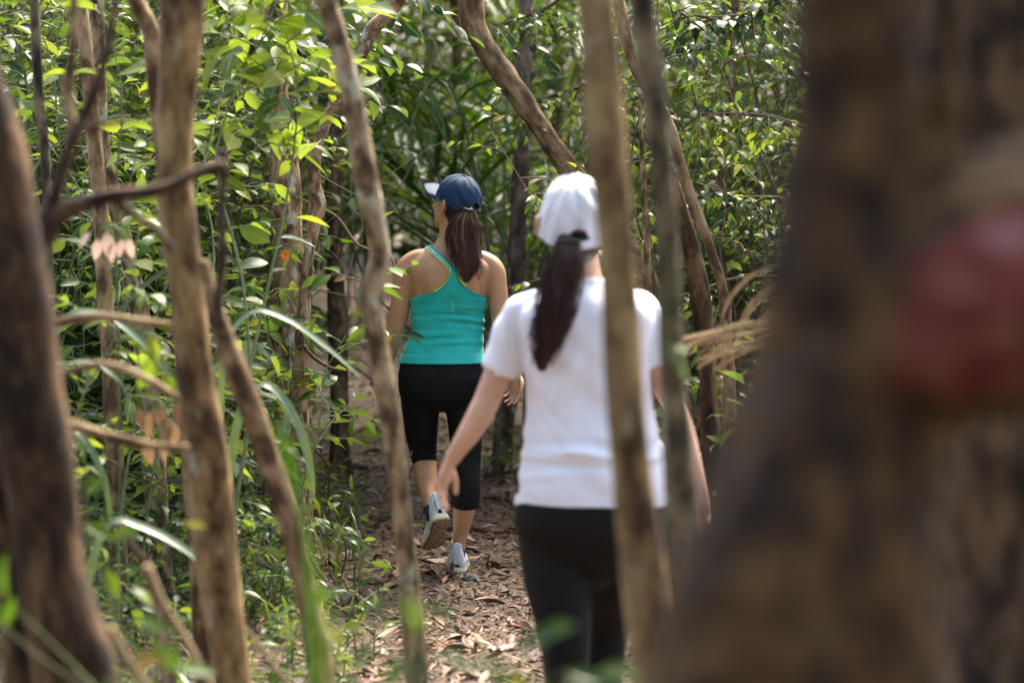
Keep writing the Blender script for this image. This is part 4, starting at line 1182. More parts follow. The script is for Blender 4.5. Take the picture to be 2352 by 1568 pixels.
def hand(mb, W, d, n, side, curl=.5, size=1.0):
    """palm, four unequal bent fingers and a thumb; d to the fingertips, n out of the palm, side = which way the thumb lies"""
    d = unit(d); n = unit(np.asarray(n) - np.dot(n, d) * d); l = np.cross(d, n) * side
    s = size
    tube(mb, [W - d * .02 * s, W + d * .03 * s, W + d * .07 * s, W + d * .088 * s], np.array([(.024, .019), (.034, .017), (.039, .014), (.036, .011)]) * s, 16, 4, ref=n)
    for k, (L, r) in enumerate([(.070, .0088), (.079, .0090), (.073, .0086), (.057, .0078)]):
        o = (1.5 - k) * .0198 * s
        p = W + d * (.082 + (.004, .008, .005, -.003)[k]) * s + l * o
        fan = (1.5 - k) * .07
        dd = unit(d + l * fan); pts = [p - d * .012 * s, p]; a = curl * (.45 + .08 * k)
        for j, fr in enumerate((.46, .30, .24)):
            c = a * (j + 1) * (1, .95, .85)[j]
            v = dd * math.cos(c) + n * math.sin(c)
            p = p + v * L * fr * s; pts.append(p)
        tube(mb, pts, np.array([r, r, r * .94, r * .84, r * .7]) * s, 10, 4, ref=l)
    p = W + d * .022 * s + l * .024 * s; pts = [p]
    for L, v in ((.036, d * .62 + l * .72 + n * .25), (.03, d * .85 + l * .35 + n * .35), (.024, d * .95 + l * .05 + n * .35)):
        p = p + unit(v) * L * s; pts.append(p)
    tube(mb, pts, np.array([.0125, .0115, .0098, .0075]) * s, 10, 4, ref=n)


def head(mb, C, f, u, k=1.0, ear=0.0):
    """skull, jaw, nose, lips, brows and ears around C, facing f"""
    f = unit(f); r = unit(np.cross(f, u)); u = np.cross(r, f)
    A = lambda x, y, z: C + (r * x + f * y + u * z) * k
    ax = lambda x, y, z: np.array([r * x, f * y, u * z]) * k
    ball(mb, A(0, -.012, .02), ax(.074, .092, .098), 28, 18)
    ball(mb, A(0, .030, -.030), ax(.062, .062, .085), 24, 14)
    ball(mb, A(0, .048, -.078), ax(.040, .040, .036), 20, 12)
    ball(mb, A(0, .092, -.022), ax(.012, .020, .020), 14, 10)
    ball(mb, A(0, .086, -.004), ax(.009, .012, .030), 14, 10)
    ball(mb, A(0, .083, -.056), ax(.022, .011, .007), 14, 10); ball(mb, A(0, .082, -.065), ax(.020, .011, .008), 14, 10)
    for s in (-1, 1):
        ball(mb, A(s * .030, .078, .026), ax(.022, .012, .008), 14, 10)
        ball(mb, A(s * .036, .070, -.024), ax(.020, .018, .018), 14, 10)
        # ear: rim and lobe standing out from the side of the head
        q = s * (.076 + ear)
        tube(mb, [A(q, -.004, .022), A(q + s * .010, -.016, .030), A(q + s * .015, -.026, .014), A(q + s * .011, -.020, -.012), A(q + s * .004, -.006, -.030)], np.array([.006, .007, .007, .007, .007]) * k, 8, 4, ref=f)
        ball(mb, A(q + s * .004, -.012, 0.0), ax(.006, .014, .026), 12, 8)
    return A, ax, (r, f, u)


def eyes(t, A, ax, white, dark):
    for s in (-1, 1):
        mb = MB(); ball(mb, A(s * .030, .075, .010), ax(.012, .011, .010), 14, 10); e = mb.build('eye', white, t)
        mb = MB(); ball(mb, A(s * .030, .0835, .010), ax(.0052, .003, .0052), 12, 8); mb.build('iris', dark, e)


def cap(t, A, fr, mat, mat_in, k=1.0, base=.035, gap=(.040, .046), a=.086, b=.103, h=.108, brim_under=None, brim_len=.072, dent=1.0):
    """six-panel cap: crown with stitched seams and a back opening with its strap, brim, button"""
    r, f, u = fr
    N, R = 96, 26

    def pt(th, t_, out=0.0):
        hs = (1 - t_ ** 2.5) ** (1 / 2.0) if t_ < 1 else 0.0
        seam = min(abs((th - q + math.pi) % (2 * math.pi) - math.pi) for q in np.arange(6) * math.pi / 3)
        g = (-.0022 * math.exp(-(seam / .03) ** 2) + .0013 * math.exp(-((seam - .075) / .035) ** 2)) * (1 + .9 * (dent > 1.5))
        wr = dent * (.0022 * math.sin(5 * th + 9 * t_) * (1 - t_) + .0012 * math.sin(13 * th - 4 * t_) + .0012 * math.sin(9 * th + 14 * t_ + 1))
        e = out + (g + wr) * (1 - .5 * t_)
        x, y = math.sin(th) * (a * hs + e), -math.cos(th) * (b * hs + e)
        return A(x, y - .010, base + h * t_ + e * t_ + .010 * math.cos(th) * (t_ - 1))
    g = np.array([[pt(2 * math.pi * j / N, (i / (R - 1)) ** .9 * .999) for j in range(N)] for i in range(R)])
    v = g.reshape(-1, 3); q = []
    for i in range(R - 1):
        for j in range(N):
            th = 2 * math.pi * (j + .5) / N; w = (th + math.pi) % (2 * math.pi) - math.pi
            z = h * ((i + .5) / (R - 1)) ** .9
            if (w * b / gap[0]) ** 2 + (z / gap[1]) ** 2 < 1: continue
            j2 = (j + 1) % N
            q.append((i * N + j, i * N + j2, (i + 1) * N + j2, (i + 1) * N + j))
    mb = MB(); mb.add(v, {4: np.array(q)})
    # turned-in second skin gives the cloth its thickness
    ctr = A(0, -.01, base); v2 = ctr + (v - ctr) * .975; mb.add(v2, {4: np.array(q)[:, ::-1]})
    cp = mb.build('cap', mat, t)
    # sweat band / rim piping
    rim = np.array([pt(th, .012, .001) for th in np.linspace(gap[0] / b, 2 * math.pi - gap[0] / b, 60)])
    mb = MB(); tube(mb, rim, [.0022] * 60, 6, 1, ref=u); mb.build('rim', mat, cp)
    edge = []
    for s in np.linspace(-1, 1, 31):
        w = s * gap[0] / b; z = gap[1] * math.sqrt(max(0, 1 - s * s)); edge.append(pt(w % (2 * math.pi), max(.001, z / h), .0015))
    mb = MB(); tube(mb, np.array(edge), [.0022] * 31, 6, 1, ref=f); mb.build('opening_edge', mat, cp)
    st = np.array([[pt(w % (2 * math.pi), tt, .002) for tt in (.0, .06, .13)] for w in np.linspace(-1.25 * gap[0] / b, 1.25 * gap[0] / b, 18)])
    mb = MB(); sheet(mb, st, .003); mb.build('strap', mat, cp)
    # brim
    br = []
    for s in np.linspace(-1, 1, 27):
        th = math.pi + s * 1.12; row = []
        p0 = pt(th, .02)
        out = brim_len * (1 - abs(s) ** 2.6) + .004
        for w in np.linspace(0, 1, 7):
            p = p0 + (f * (out * w * 1.0) + r * (math.sin(th) * out * w * .25)) - u * (.014 * s * s * w - .002 * w)
            row.append(p)
        br.append(row)
    mb = MB(); sheet(mb, np.array(br), .0035); mb.build('brim', mat, cp)
    if brim_under:
        mb = MB(); sheet(mb, np.array(br) - u * .0035, .002); mb.build('brim_underside', brim_under, cp)
    mb = MB(); ball(mb, A(0, -.010, base + h + .001), np.array([r * .008, f * .008, u * .005]), 14, 8); mb.build('button', mat, cp)
    return cp


def ponytail(t, Y, rows, seed, mat, nstrand=190, stray=14, wave=.10):
    """rows: (px, py, half width px, depth offset)"""
    r = np.random.default_rng(seed)
    pts = np.array([P(x, y, Y) + np.array([0, dy, 0]) for x, y, w, dy in rows]); hw = np.array([w * ppx(Y) for *_, w, _ in [(0, *q[1:]) for q in rows]])
    mb = MB(); tube(mb, pts, np.stack([hw * .80, np.minimum(hw * .55, .032)], 1), 18, 7, wob=Wob(seed, 40.0), amp=.12, lv=.2)
    sp = spline(np.hstack([pts, hw[:, None]]), 6); m = len(sp)
    tg = unit(np.gradient(sp[:, :3], axis=0)); lat = unit(np.cross(tg, (0, 1, 0))); dep = unit(np.cross(lat, tg))
    for i in range(nstrand + stray):
        a = r.uniform(0, 6.28); rho = r.uniform(.55, 1.02) ** .6
        if i >= nstrand: rho *= 1.25
        L = int(m * (r.uniform(.72, 1.0) if i < nstrand else r.uniform(.8, 1.0))); L = max(L, 6)
        w = np.linspace(0, 1, L); tw = a + r.normal(0, .5) * w
        e = sp[:L, 3] * rho * (1 + wave * np.sin(w * r.uniform(4, 11) + a))
        p = sp[:L, :3] + lat[:L] * (np.cos(tw) * e)[:, None] + dep[:L] * (np.sin(tw) * np.minimum(e * .72, .04))[:, None]
        p += lat[:L] * (r.normal(0, .010) * w ** 3 + wave * .03 * np.sin(w * r.uniform(7, 14) + a * 3) * w)[:, None]
        if i >= nstrand: p += lat[:L] * (r.choice([-1, 1]) * r.uniform(.01, .03) * w ** 1.6)[:, None]
        tube(mb, p, np.linspace(1, .35, L) * (r.uniform(.0012, .0028) if i < nstrand else .0007), 5, 1, lv=r.uniform(.05, 1))
    return mb.build('ponytail', mat, t)


def hair_mat(name, a, b, c):
    m, nt, bs, out = new_mat(name)
    at = nd(nt, 'ShaderNodeAttribute', attribute_name='lv')
    nt.links.new(ramp(nt, at.outputs['Fac'], [(0, a), (.55, b), (1, c)]), bs.inputs['Base Color'])
    bs.inputs['Roughness'].default_value = .5; bs.inputs['Specular IOR Level'].default_value = .3
    return m


def shoe(t, H, dirv, upv, mats, k=1.0, mirror=1):
    """trainer with its heel at H, pointing along dirv: upper, sole, outsole with tread, heel tab, collar, sock"""
    fy = unit(dirv); rx = unit(np.cross(fy, upv)); uz = np.cross(rx, fy)
    A = lambda x, y, z: H + (rx * x * mirror + fy * y + uz * z) * k
    Lg = .252
    st = np.array([0, .02, .06, .14, .28, .42, .58, .72, .84, .93, .98, 1.0])
    wo = np.array([.012, .024, .031, .035, .034, .031, .037, .043, .041, .032, .019, .006])
    cxs = np.array([0, 0, 0, 0, .001, .003, .004, .003, .001, -.002, -.004, -.005])
    toe = .020 * np.clip((st - .72) / .28, 0, 1) ** 2
    def slab(z0, z1, g, name, mat, par):
        n = 24; rows = []
        S = np.linspace(0, 1, 34); W = np.interp(S, st, wo) * g; X = np.interp(S, st, cxs); T = np.interp(S, st, toe)
        W[0] = W[1] * .55
        prof = [(z0 + .003, .93), (z0, .97), ((z0 * .6 + z1 * .4), 1.03), (z1 - .004, 1.0), (z1, .95)]
        v = []
        for z, q in prof:
            taper = 1 - .25 * S * (z > z0 + .01)
            zz = z * (1 if z <= z0 + .004 else 1) * np.where(z > z0 + .006, 1 - .3 * S, 1) + T
            for sgn in (1, -1):
                idx = range(34) if sgn == 1 else range(33, -1, -1)
                for i in idx: v.append(A(X[i] + sgn * W[i] * q, (S[i] - .5) * Lg * (1 + .012 * (q - 1) * 10) + .5 * Lg, zz[i]))
        P_ = 68; f = []
        for a in range(len(prof) - 1):
            for b in range(P_): f.append((a * P_ + b, a * P_ + (b + 1) % P_, (a + 1) * P_ + (b + 1) % P_, (a + 1) * P_ + b))
        for lev, fl in ((0, True), (len(prof) - 1, False)):
            o = lev * P_
            for i in range(33):
                qd = (o + i, o + i + 1, o + 66 - i, o + 67 - i); f.append(qd if fl else qd[::-1])
        mb = MB(); mb.add(v, {4: np.array(f)}); return mb.build(name, mat, par)
    # upper
    top = np.array([.064, .080, .088, .088, .086, .074, .056, .046, .039, .032, .024, .014])
    n = 22; v = []
    S = np.linspace(0, 1, 40)
    for s in S:
        w = np.interp(s, st, wo) * .96; hh = np.interp(s, st, top); c = np.interp(s, st, cxs); z0 = .022 * (1 - .2 * s) + .02 * max(0, (s - .72) / .28) ** 2
        w = max(w, .010)
        for a in np.linspace(0, math.pi, n):
            ca, sa = math.cos(a), math.sin(a)
            v.append(A(c + w * np.sign(ca) * abs(ca) ** .55 * (1 - .18 * sa), s * Lg + .002 - .006 * sa * (s < .05), z0 + hh * abs(sa) ** .75))
    f = []
    for i in range(39):
        for j in range(n - 1): f.append((i * n + j, (i + 1) * n + j, (i + 1) * n + j + 1, i * n + j + 1))
        f.append((i * n + n - 1, (i + 1) * n + n - 1, (i + 1) * n, i * n))
    mb = MB(); mb.add(v, {4: np.array(f)})
    c0 = len(v); mb.add([A(0, -.002, .05), A(-.005, Lg * 1.005, .035)], {3: np.zeros((0, 3), int)})
    mb.f[3].append(np.array([(c0, j, j + 1) for j in range(n - 1)] + [(c0 + 1, 39 * n + j + 1, 39 * n + j) for j in range(n - 1)])); mb.m[3].append(np.zeros(2 * n - 2, np.int32))
    ball(mb, A(0, .012, .088), np.array([rx * .015 * k, fy * .009 * k, uz * .026 * k]), 16, 10)
    sh = mb.build('shoe', mats['upper'], t)
    slab(.0, .026, 1.06, 'sole', mats['sole'], sh)
    so = slab(-.0035, .002, .99, 'outsole', mats['out'], sh)
    mb = MB()
    for i in range(15):
        s = .05 + .9 * i / 14; w = np.interp(s, st, wo) * .82; c = np.interp(s, st, cxs); tz = .02 * max(0, (s - .72) / .28) ** 2
        for x in np.linspace(-1, 1, 5 if i % 2 else 4):
            if abs(x) > .99 and w < .015: continue
            ball(mb, A(c + x * w * .86, s * Lg, -.0045 + tz), np.array([rx * .0058 * k, fy * .0062 * k, uz * .0022 * k]), 6, 5)
    mb.build('tread', mats['out'], sh)
    mb = MB(); sheet(mb, np.array([[A(x, -.0085 - .006 * math.sin((z - .03) / .085 * 2.6) + 3.0 * x * x, z) for x in np.linspace(-.013, .013, 6)] for z in np.linspace(.036, .112, 12)]), .003)
    mb.build('heel_tab', mats['tab'], sh)
    mb = MB()
    for s_ in (-1, 1):
        tube(mb, [A(s_ * .014, -.006, .036), A(s_ * .022, .000, .062), A(s_ * .014, -.007, .078)], [.0016] * 3, 6, 6)
    mb.build('heel_stitching', mats['tab'], sh)
    mb = MB(); tube(mb, [A(.024 * math.cos(a), .040 + .034 * math.sin(a), .098 - .006 * math.cos(2 * a) - .010 * math.sin(a)) for a in np.linspace(0, 2 * math.pi, 21)], [.005] * 21, 8, 2, ref=uz)
    mb.build('collar', mats['upper'], sh)
    mb = MB()
    for i in range(5):
        y = .085 + .018 * i; z = .098 - .009 * i
        tube(mb, [A(-.018, y, z - .008), A(0, y + .004, z + .004), A(.018, y, z - .008)], [.002] * 3, 6, 4)
    mb.build('lace', mats['lace'], sh)
    return A


M_EYEW = plain('eye_white', (.75, .72, .68), .25, .5); M_IRIS = plain('eye_brown', (.04, .02, .01), .2, .5)
M_SKIN1 = plain('skin_tan', (.42, .22, .115), .45, .42, .10, 22, .10, 420, sss=.08)
M_SKIN2 = plain('skin_light', (.52, .30, .20), .48, .4, .10, 18, .08, 400, sss=.08)
M_HAIR1 = hair_mat('hair_brown', (.012, .0065, .0045), (.060, .026, .015), (.22, .10, .056))
M_HAIR2 = hair_mat('hair_dark_brown', (.007, .003, .003), (.024, .008, .005), (.065, .020, .012))
M_NAPE = plain('hair_black', (.007, .006, .006), .45, .4, .3, 200, stretch=(1, 1, .1))
M_NAVY = plain('cap_navy', (.010, .030, .070), .7, .2, .18, 26, .25, 900)
M_NAVYL = plain('cap_brim_under', (.028, .075, .13), .7, .2)
M_WCAP = plain('cap_white', (.64, .65, .70), .7, .35, .04, 20, .2, 700)
M_TEAL = plain('tank_teal', (.003, .37, .325), .62, .35, .10, 30, .35, 900, sheen=.15)
M_TEALD = plain('strap_teal', (.01, .28, .32), .6, .35)
M_BLACK = plain('leggings_black', (.0052, .0052, .0056), .66, .16, .3, 30, .2, 800)
M_BRA = plain('bra_strap_pale', (.36, .62, .50), .6, .35)
M_LIMEC = plain('bra_lime', (.36, .68, .10), .6, .35)
M_LETTER = plain('lettering_teal', (.02, .30, .33), .6, .3)
M_WHITE = plain('tshirt_white', (.74, .75, .82), .8, .25, .03, 25, .25, 500, sheen=.1)
M_GOLD = plain('necklace_gold', (.75, .5, .18), .28, .5, metal=1.0)
M_PRINT = plain('print_grey', (.45, .62, .60), .4, .5)
M_WATCH = plain('watch_white', (.72, .70, .66), .35, .5)
M_WATCHF = plain('watch_case', (.35, .33, .30), .25, .5, metal=.7)
SHOE = dict(upper=plain('shoe_grey_white', (.68, .685, .67), .85, .25, .10, 60, .5, 500), sole=plain('sole_cream', (.72, .63, .46), .7, .35, .10, 90, .4, 260), out=plain('outsole_tan', (.36, .25, .14), .7, .3, .45, 60), tab=plain('heel_tab_grey', (.50, .51, .52), .8, .3, .08, 60), lace=plain('lace_white', (.7, .7, .7), .8, .3))
M_SOCK = plain('sock_navy', (.035, .042, .07), .85, .2, .2, 150)


def body_surface(me):
    v = mesh_co(me); pol = [tuple(p.vertices) for p in me.polygons]
    return BVHTree.FromPolygons([Vector(a) for a in v], pol)


def cast(bv, px, py, Y, off=.004, near=.8):
    """the first skin met on the sight line through a pixel, lifted off towards the viewer"""
    a = P(px, py, Y - near); d = unit(P(px, py, Y + near) - a)
    h = bv.ray_cast(Vector(a), Vector(d), near * 2)
    if h[0] is None: return None
    return np.array(h[0]) + np.array(h[1]) * off


# ---- the woman in teal
def woman_teal():
    Y = 9.98; s = ppx(Y)
    base = P(1050, 1318, Y); base[2] = float(gz(base[0], Y))
    t = thing('person', base, 'woman in teal tank top and navy cap walking away along the path', 'person')
    torso = [(915, 966, 1074, .070, .0), (900, 930, 1104, .105, .012), (870, 919, 1108, .115, .022), (840, 922, 1106, .112, .02), (800, 933, 1106, .100, .008), (765, 948, 1106, .090, 0), (735, 950, 1107, .090, -.004), (700, 948, 1114, .096, -.002), (665, 945, 1121, .104, .006), (635, 938, 1128, .104, .014), (610, 936, 1128, .096, .020), (590, 955, 1108, .080, .020), (574, 978, 1090, .066, .016), (560, 996, 1072, .056, .010), (545, 1006, 1064, .051, .002), (520, 1010, 1064, .050, -.012), (490, 1012, 1070, .050, -.022)]
    mt = MB(); loft_torso(mt, Y, torso)
    torso_me = remeshed(mt, .006, 3, 'torso_only')
    mb = MB(); loft_torso(mb, Y, torso)
    # shoulders and arms
    limb(mb, Y, [(985, 590, 20, -.01), (955, 600, 26, -.01), (936, 622, 29, -.005), (926, 660, 26, .0), (920, 700, 24, .005), (911, 745, 22, .015), (904, 775, 20.5, .03), (895, 800, 19.5, .055), (884, 840, 16.5, .085), (876, 872, 13, .11), (873, 884, 12.5, .12)])
    limb(mb, Y, [(1085, 592, 20, -.01), (1112, 602, 25, -.01), (1132, 622, 28, -.01), (1140, 660, 25, -.015), (1146, 700, 23, -.02), (1152, 745, 21, -.035), (1157, 775, 19.5, -.05), (1164, 800, 18, -.075), (1178, 830, 14.5, -.105), (1186, 846, 11.5, -.12), (1188, 852, 11.5, -.125)])
    limb(mb, Y, [(1000, 572, 12, .0), (975, 586, 15, -.005), (948, 604, 20, -.005)]); limb(mb, Y, [(1070, 572, 12, .0), (1092, 586, 15, -.005), (1120, 604, 20, -.008)])
    Wl = P(873, 884, Y) + np.array([0, .12, 0]); Wr = P(1188, 850, Y) + np.array([0, -.125, 0])
    hand(mb, Wl, np.array([-.02, .25, -1]), np.array([1, .1, .1]), 1, .55, .92)
    hand(mb, Wr, np.array([-.12, -.1, -1]), np.array([-.75, -.65, 0]), -1, .75, .92)
    # legs
    limb(mb, Y, [(966, 880, 44, 0), (966, 930, 41, .02), (967, 980, 36, .055), (970, 1030, 31, .10), (973, 1060, 28, .10), (976, 1090, 27, .07, 1.15), (981, 1120, 23, .03), (987, 1148, 17, -.02), (992, 1172, 15, -.055)])
    limb(mb, Y, [(1066, 880, 42, 0), (1069, 940, 40, .0), (1070, 1000, 35, .005), (1070, 1050, 31, .005), (1070, 1090, 30, -.005, 1.1), (1069, 1130, 28.5, -.01, 1.15), (1066, 1170, 26, -.005, 1.05), (1060, 1210, 20, .0), (1055, 1245, 15.8, .005), (1053, 1275, 14.5, .01), (1053, 1296, 13, .02)])
    C = P(1046, 474, Y) + np.array([0, -.01, 0]); f = unit((-.66, .68, .34))
    A, ax, fr = head(mb, C, f, (0, 0, 1))
    tube(mb, [P(1036, 570, Y) + np.array([0, -.005, 0]), P(1036, 540, Y) + np.array([0, 0, 0]), A(0, -.015, -.03)], [.054, .049, .05], 20, 6)
    me = remeshed(mb, .0042, 5, 'body')
    v = mesh_co(me); n = mesh_no(me)
    x0 = P(1036, 640, Y)[0]; z = v[:, 2]; dx = v[:, 0] - x0
    back = ss(.1, .6, -n[:, 1]) * ss(P(0, 760, Y)[2], P(0, 700, Y)[2], z) * (1 - ss(P(0, 590, Y)[2], P(0, 560, Y)[2], z))
    zs = P(0, 648, Y)[2]
    bump = -.0075 * np.exp(-(dx / .017) ** 2) + .0085 * np.exp(-(((np.abs(dx) - .078) / .032) ** 2 + ((z - zs) / .052) ** 2)) - .004 * np.exp(-(((np.abs(dx) - .118) / .014) ** 2 + ((z - zs + .02) / .06) ** 2))
    v = v + n * (bump * back)[:, None]
    set_co(me, v)
    bv = body_surface(me)
    me2 = me.copy(); v2 = v - base; set_co(me2, v2); me2.name = 'body'
    me2.materials.append(M_SKIN1); link('body', me2, None, t)
    eyes(t, A, ax, M_EYEW, M_IRIS)
    # hair: close to the skull, then the ponytail
    r, ff, u = fr
    mb = MB(); ball(mb, A(0, -.020, .018), np.array([r * .0745, ff * .086, u * .092]), 28, 18); ball(mb, A(.002, -.040, -.028), np.array([r * .060, ff * .058, u * .062]), 24, 14)
    mb.build('hair', M_NAPE, t)
    cap(t, A, fr, M_NAVY, M_NAVY, base=.022, h=.115, brim_under=M_NAVYL, brim_len=.086, a=.0875, b=.101, gap=(.034, .040))
    tail = [(1071, 478, 12, -.118), (1071, 492, 18, -.125), (1067, 512, 30, -.128), (1067, 545, 35, -.122), (1071, 575, 34, -.124), (1075, 600, 29, -.128), (1075, 622, 18, -.132), (1072, 644, 8, -.135)]
    ponytail(t, Y, tail, 5, M_HAIR1, 230, 80, .24)
    mb = MB(); c = P(1071, 480, Y) + np.array([0, -.121, 0]); tube(mb, [c + np.array([.024 * math.cos(a), .010 * math.sin(a) - .012, .004 * math.sin(2 * a)]) for a in np.linspace(0, 2 * math.pi, 17)], [.0045] * 17, 8, 2, ref=(0, 0, 1)); mb.build('hair_tie', M_NAPE, t)
    mb = MB()
    for i in range(26):
        rr = np.random.default_rng(i); p = A(-.06 + .10 * rr.random(), -.075 + .03 * rr.random(), -.055 - .03 * rr.random())
        q = p + np.array([rr.normal(0, .014), -.004, -.02 - .025 * rr.random()]); tube(mb, [p, (p + q) / 2 + rr.normal(0, .004, 3), q], [.0006, .0005, .0003], 4, 4, lv=.2)
    mb.build('loose_hair', M_NAPE, t)
    mb = MB(); c = P(1036, 546, Y); tube(mb, [c + np.array([.0555 * math.cos(a), .0545 * math.sin(a) + .0, -.012 * math.sin(a) + .001]) for a in np.linspace(0, 2 * math.pi, 33)], [.0014] * 33, 6, 2, ref=(0, 0, 1)); mb.build('necklace', M_GOLD, t)
    mb = MB(); ball(mb, A(-.088, -.006, -.030), np.eye(3) * .003, 10, 6); mb.build('earring', M_GOLD, t)

    # tank top: one sheet round the back, one round the front, both laid on the torso
    tv = body_surface(torso_me)
    zc = lambda py: P(1036, py, Y)[2]
    pl = np.array([(840, 920), (700, 945), (682, 947), (678, 966), (675, 985), (668, 1004), (658, 1019), (646, 1030), (635, 1036), (624, 1039), (612, 1040)], float)
    pr = np.array([(840, 1108), (700, 1120), (682, 1117), (676, 1104), (672, 1092), (667, 1083), (658, 1068), (646, 1056), (635, 1050), (624, 1048), (612, 1047)], float)
    wob = Wob(91, 18.0)
    def crease(x, z):
        """cloth folds across the small of the back"""
        w = ss(zc(822), zc(800), z) * (1 - ss(zc(712), zc(690), z))
        zz = z + .010 * np.sin(x * 13 + 1) + .05 * (x + .22) * np.sin(z * 31)
        q = np.sin(zz * 132) + .55 * np.sin(zz * 211 + x * 16 + 2) + .35 * np.sin(zz * 77 - x * 24)
        return w * .0048 * q * (.55 + .45 * np.sin(x * 21 + z * 40)) + .0010 * np.sin(x * 60 + z * 35)
    def laid(sgn, rows):
        g = []
        for py, xl, xr in rows:
            z = zc(py); row = []
            cxm = P((np.interp(-py, -pl[:, 0], pl[:, 1]) + np.interp(-py, -pr[:, 0], pr[:, 1])) / 2 if py > 690 else 1033, py, Y)[0]
            c = np.array([cxm, Y, z])
            aL = aR = None
            K = 61
            if xl is None: angs = np.linspace(-math.pi / 2, math.pi / 2, K)
            else:
                angs = []
                for xx in np.linspace(xl, xr, K):
                    w = P(xx, py, Y)[0] - cxm; angs.append(math.asin(max(-1, min(1, w / .165))))
                angs = None; xs_ = np.linspace(xl, xr, K)
            for j in range(K):
                if angs is not None:
                    a = angs[j]; d = Vector((math.sin(a), -sgn * math.cos(a), 0)); o = Vector(c)
                else:
                    o = Vector((P(xs_[j], py, Y)[0], Y, z)); d = Vector((0, -sgn, 0))
                    a = 0
                h = tv.ray_cast(o, d, .5)
                p = np.array(h[0]) if h[0] is not None else np.array(o) + np.array(d) * .02
                flare = .016 * ss(zc(800), zc(830), z)
                row.append(p + np.array(d) * (.0078 + flare * .6 + crease(p[0], z)))
            g.append(row)
        return np.array(g)
    rows = [(py, None, None) for py in np.linspace(831, 682, 74)]
    up = [(py, float(np.interp(-py, -pl[:, 0], pl[:, 1])), float(np.interp(-py, -pr[:, 0], pr[:, 1]))) for py in np.linspace(680, 612, 44)]
    gb = laid(1, rows + up)
    # soften the change from radial to straight laying
    for _ in range(3):
        i0 = 74; gb[i0 - 4:i0 + 5] = (gb[i0 - 5:i0 + 4] + gb[i0 - 4:i0 + 5] * 2 + gb[i0 - 3:i0 + 6]) / 4
    gf = laid(-1, rows + [(py, 952 + (682 - py) * .9, 1112 - (682 - py) * .9) for py in np.linspace(680, 628, 24)])
    mb = MB(); sheet(mb, gb, .0024, flip=True); sheet(mb, gf, .0024)
    tank = mb.build('tank_top', M_TEAL, t)
    # raised bindings along the arm holes and the hem seam
    for col in (0, -1):
        mb = MB(); tube(mb, gb[70:, col] + np.array([0, -.0012, 0]), [.0028] * len(gb[70:]), 6, 1, ref=(1, 0, .2)); mb.build('binding', M_TEALD if col == -1 else M_TEAL, tank)
    mb = MB(); tube(mb, gb[6] + np.array([0, -.0010, 0]), [.0011] * 61, 5, 1, ref=(0, 0, 1)); mb.build('hem_seam', M_TEALD, tank)
    # straps: a teal one and, beside it, the pale lettered one with lime edges
    def over_shoulder(cpts, off):
        pts = []
        for px, py in cpts:
            p = cast(bv, px, py, Y, off)
            if p is not None: pts.append(p)
        e = pts[-1]
        for k in range(1, 7):
            y = e[1] + .028 * k
            h = bv.ray_cast(Vector((e[0], y, e[2] + .12)), Vector((0, 0, -1)), .5)
            if h[0] is not None: pts.append(np.array(h[0]) + np.array(h[1]) * off)
        return spline(np.array(pts), 6)
    def ribbon(cl, o0, o1, name, mat, par, lift=0.0, thick=.0016):
        tg = unit(np.gradient(cl, axis=0)); nn = []
        for p in cl:
            q = bv.find_nearest(Vector(p)); nn.append(np.array(q[1]))
        nn = unit(np.array(nn)); sd = unit(np.cross(tg, nn))
        # smooth the frame
        for _ in range(4): sd[1:-1] = unit(sd[:-2] + 2 * sd[1:-1] + sd[2:]); nn[1:-1] = unit(nn[:-2] + 2 * nn[1:-1] + nn[2:])
        g = np.stack([cl + sd * o + nn * lift for o in np.linspace(o0, o1, 5)], 1)
        mb = MB(); sheet(mb, g, thick); return mb.build(name, mat, par), g, nn
    cl = over_shoulder([(1043, 622), (1036, 612), (1024, 600), (1012, 588), (1000, 577), (988, 568), (978, 561.5)], .0035)
    _, gt, _ = ribbon(cl, -.001, .009, 'shoulder_strap', M_TEALD, tank, .0008)
    bra, gp, nn = ribbon(cl, -.0165, -.001, 'bra_strap', M_BRA, tank, 0)
    ribbon(cl, -.0195, -.0160, 'strap_edge', M_LIMEC, bra, .0006)
    cr = over_shoulder([(1046, 622), (1052, 611), (1062, 598), (1074, 585), (1084, 574), (1094, 566)], .0035)
    ribbon(cr, -.009, .001, 'shoulder_strap', M_TEALD, tank, .0008)
    bra2, _, _ = ribbon(cr, .001, .0165, 'bra_strap', M_BRA, tank, 0)
    ribbon(cr, .0160, .0195, 'strap_edge', M_LIMEC, bra2, .0006)
    lm = np.array([p for p in (cast(bv, x, y, Y, .004) for x, y in ((1037, 622), (1034, 634), (1027, 645), (1018, 655), (1008, 663), (998, 669))) if p is not None])
    ribbon(spline(lm, 6), -.004, .004, 'bra_edge', M_LIMEC, tank, 0)
    lm = np.array([p for p in (cast(bv, x, y, Y, .004) for x, y in ((1050, 622), (1055, 636), (1062, 648), (1071, 657))) if p is not None])
    ribbon(spline(lm, 6), -.004, .004, 'bra_edge', M_LIMEC, tank, 0)
    # lettering woven into the pale strap, reading down towards the crossing
    arc = np.concatenate([[0], np.cumsum(np.linalg.norm(np.diff(cl, axis=0), axis=1))])
    txt = 'UNDER ARMOUR'
    cu = bpy.data.curves.new('lettering', 'FONT'); cu.body = txt; cu.size = 1.0; cu.space_character = 1.45; cu.resolution_u = 2
    to = bpy.data.objects.new('lettering', cu); COL.objects.link(to)
    dg = bpy.context.evaluated_depsgraph_get(); dg.update(); tm = bpy.data.meshes.new_from_object(to.evaluated_get(dg)); bpy.data.objects.remove(to)
    tvv = mesh_co(tm); w = tvv[:, 0].max(); hgt = .0095; s1 = arc[min(len(arc) - 1, 38)]; s0 = .016
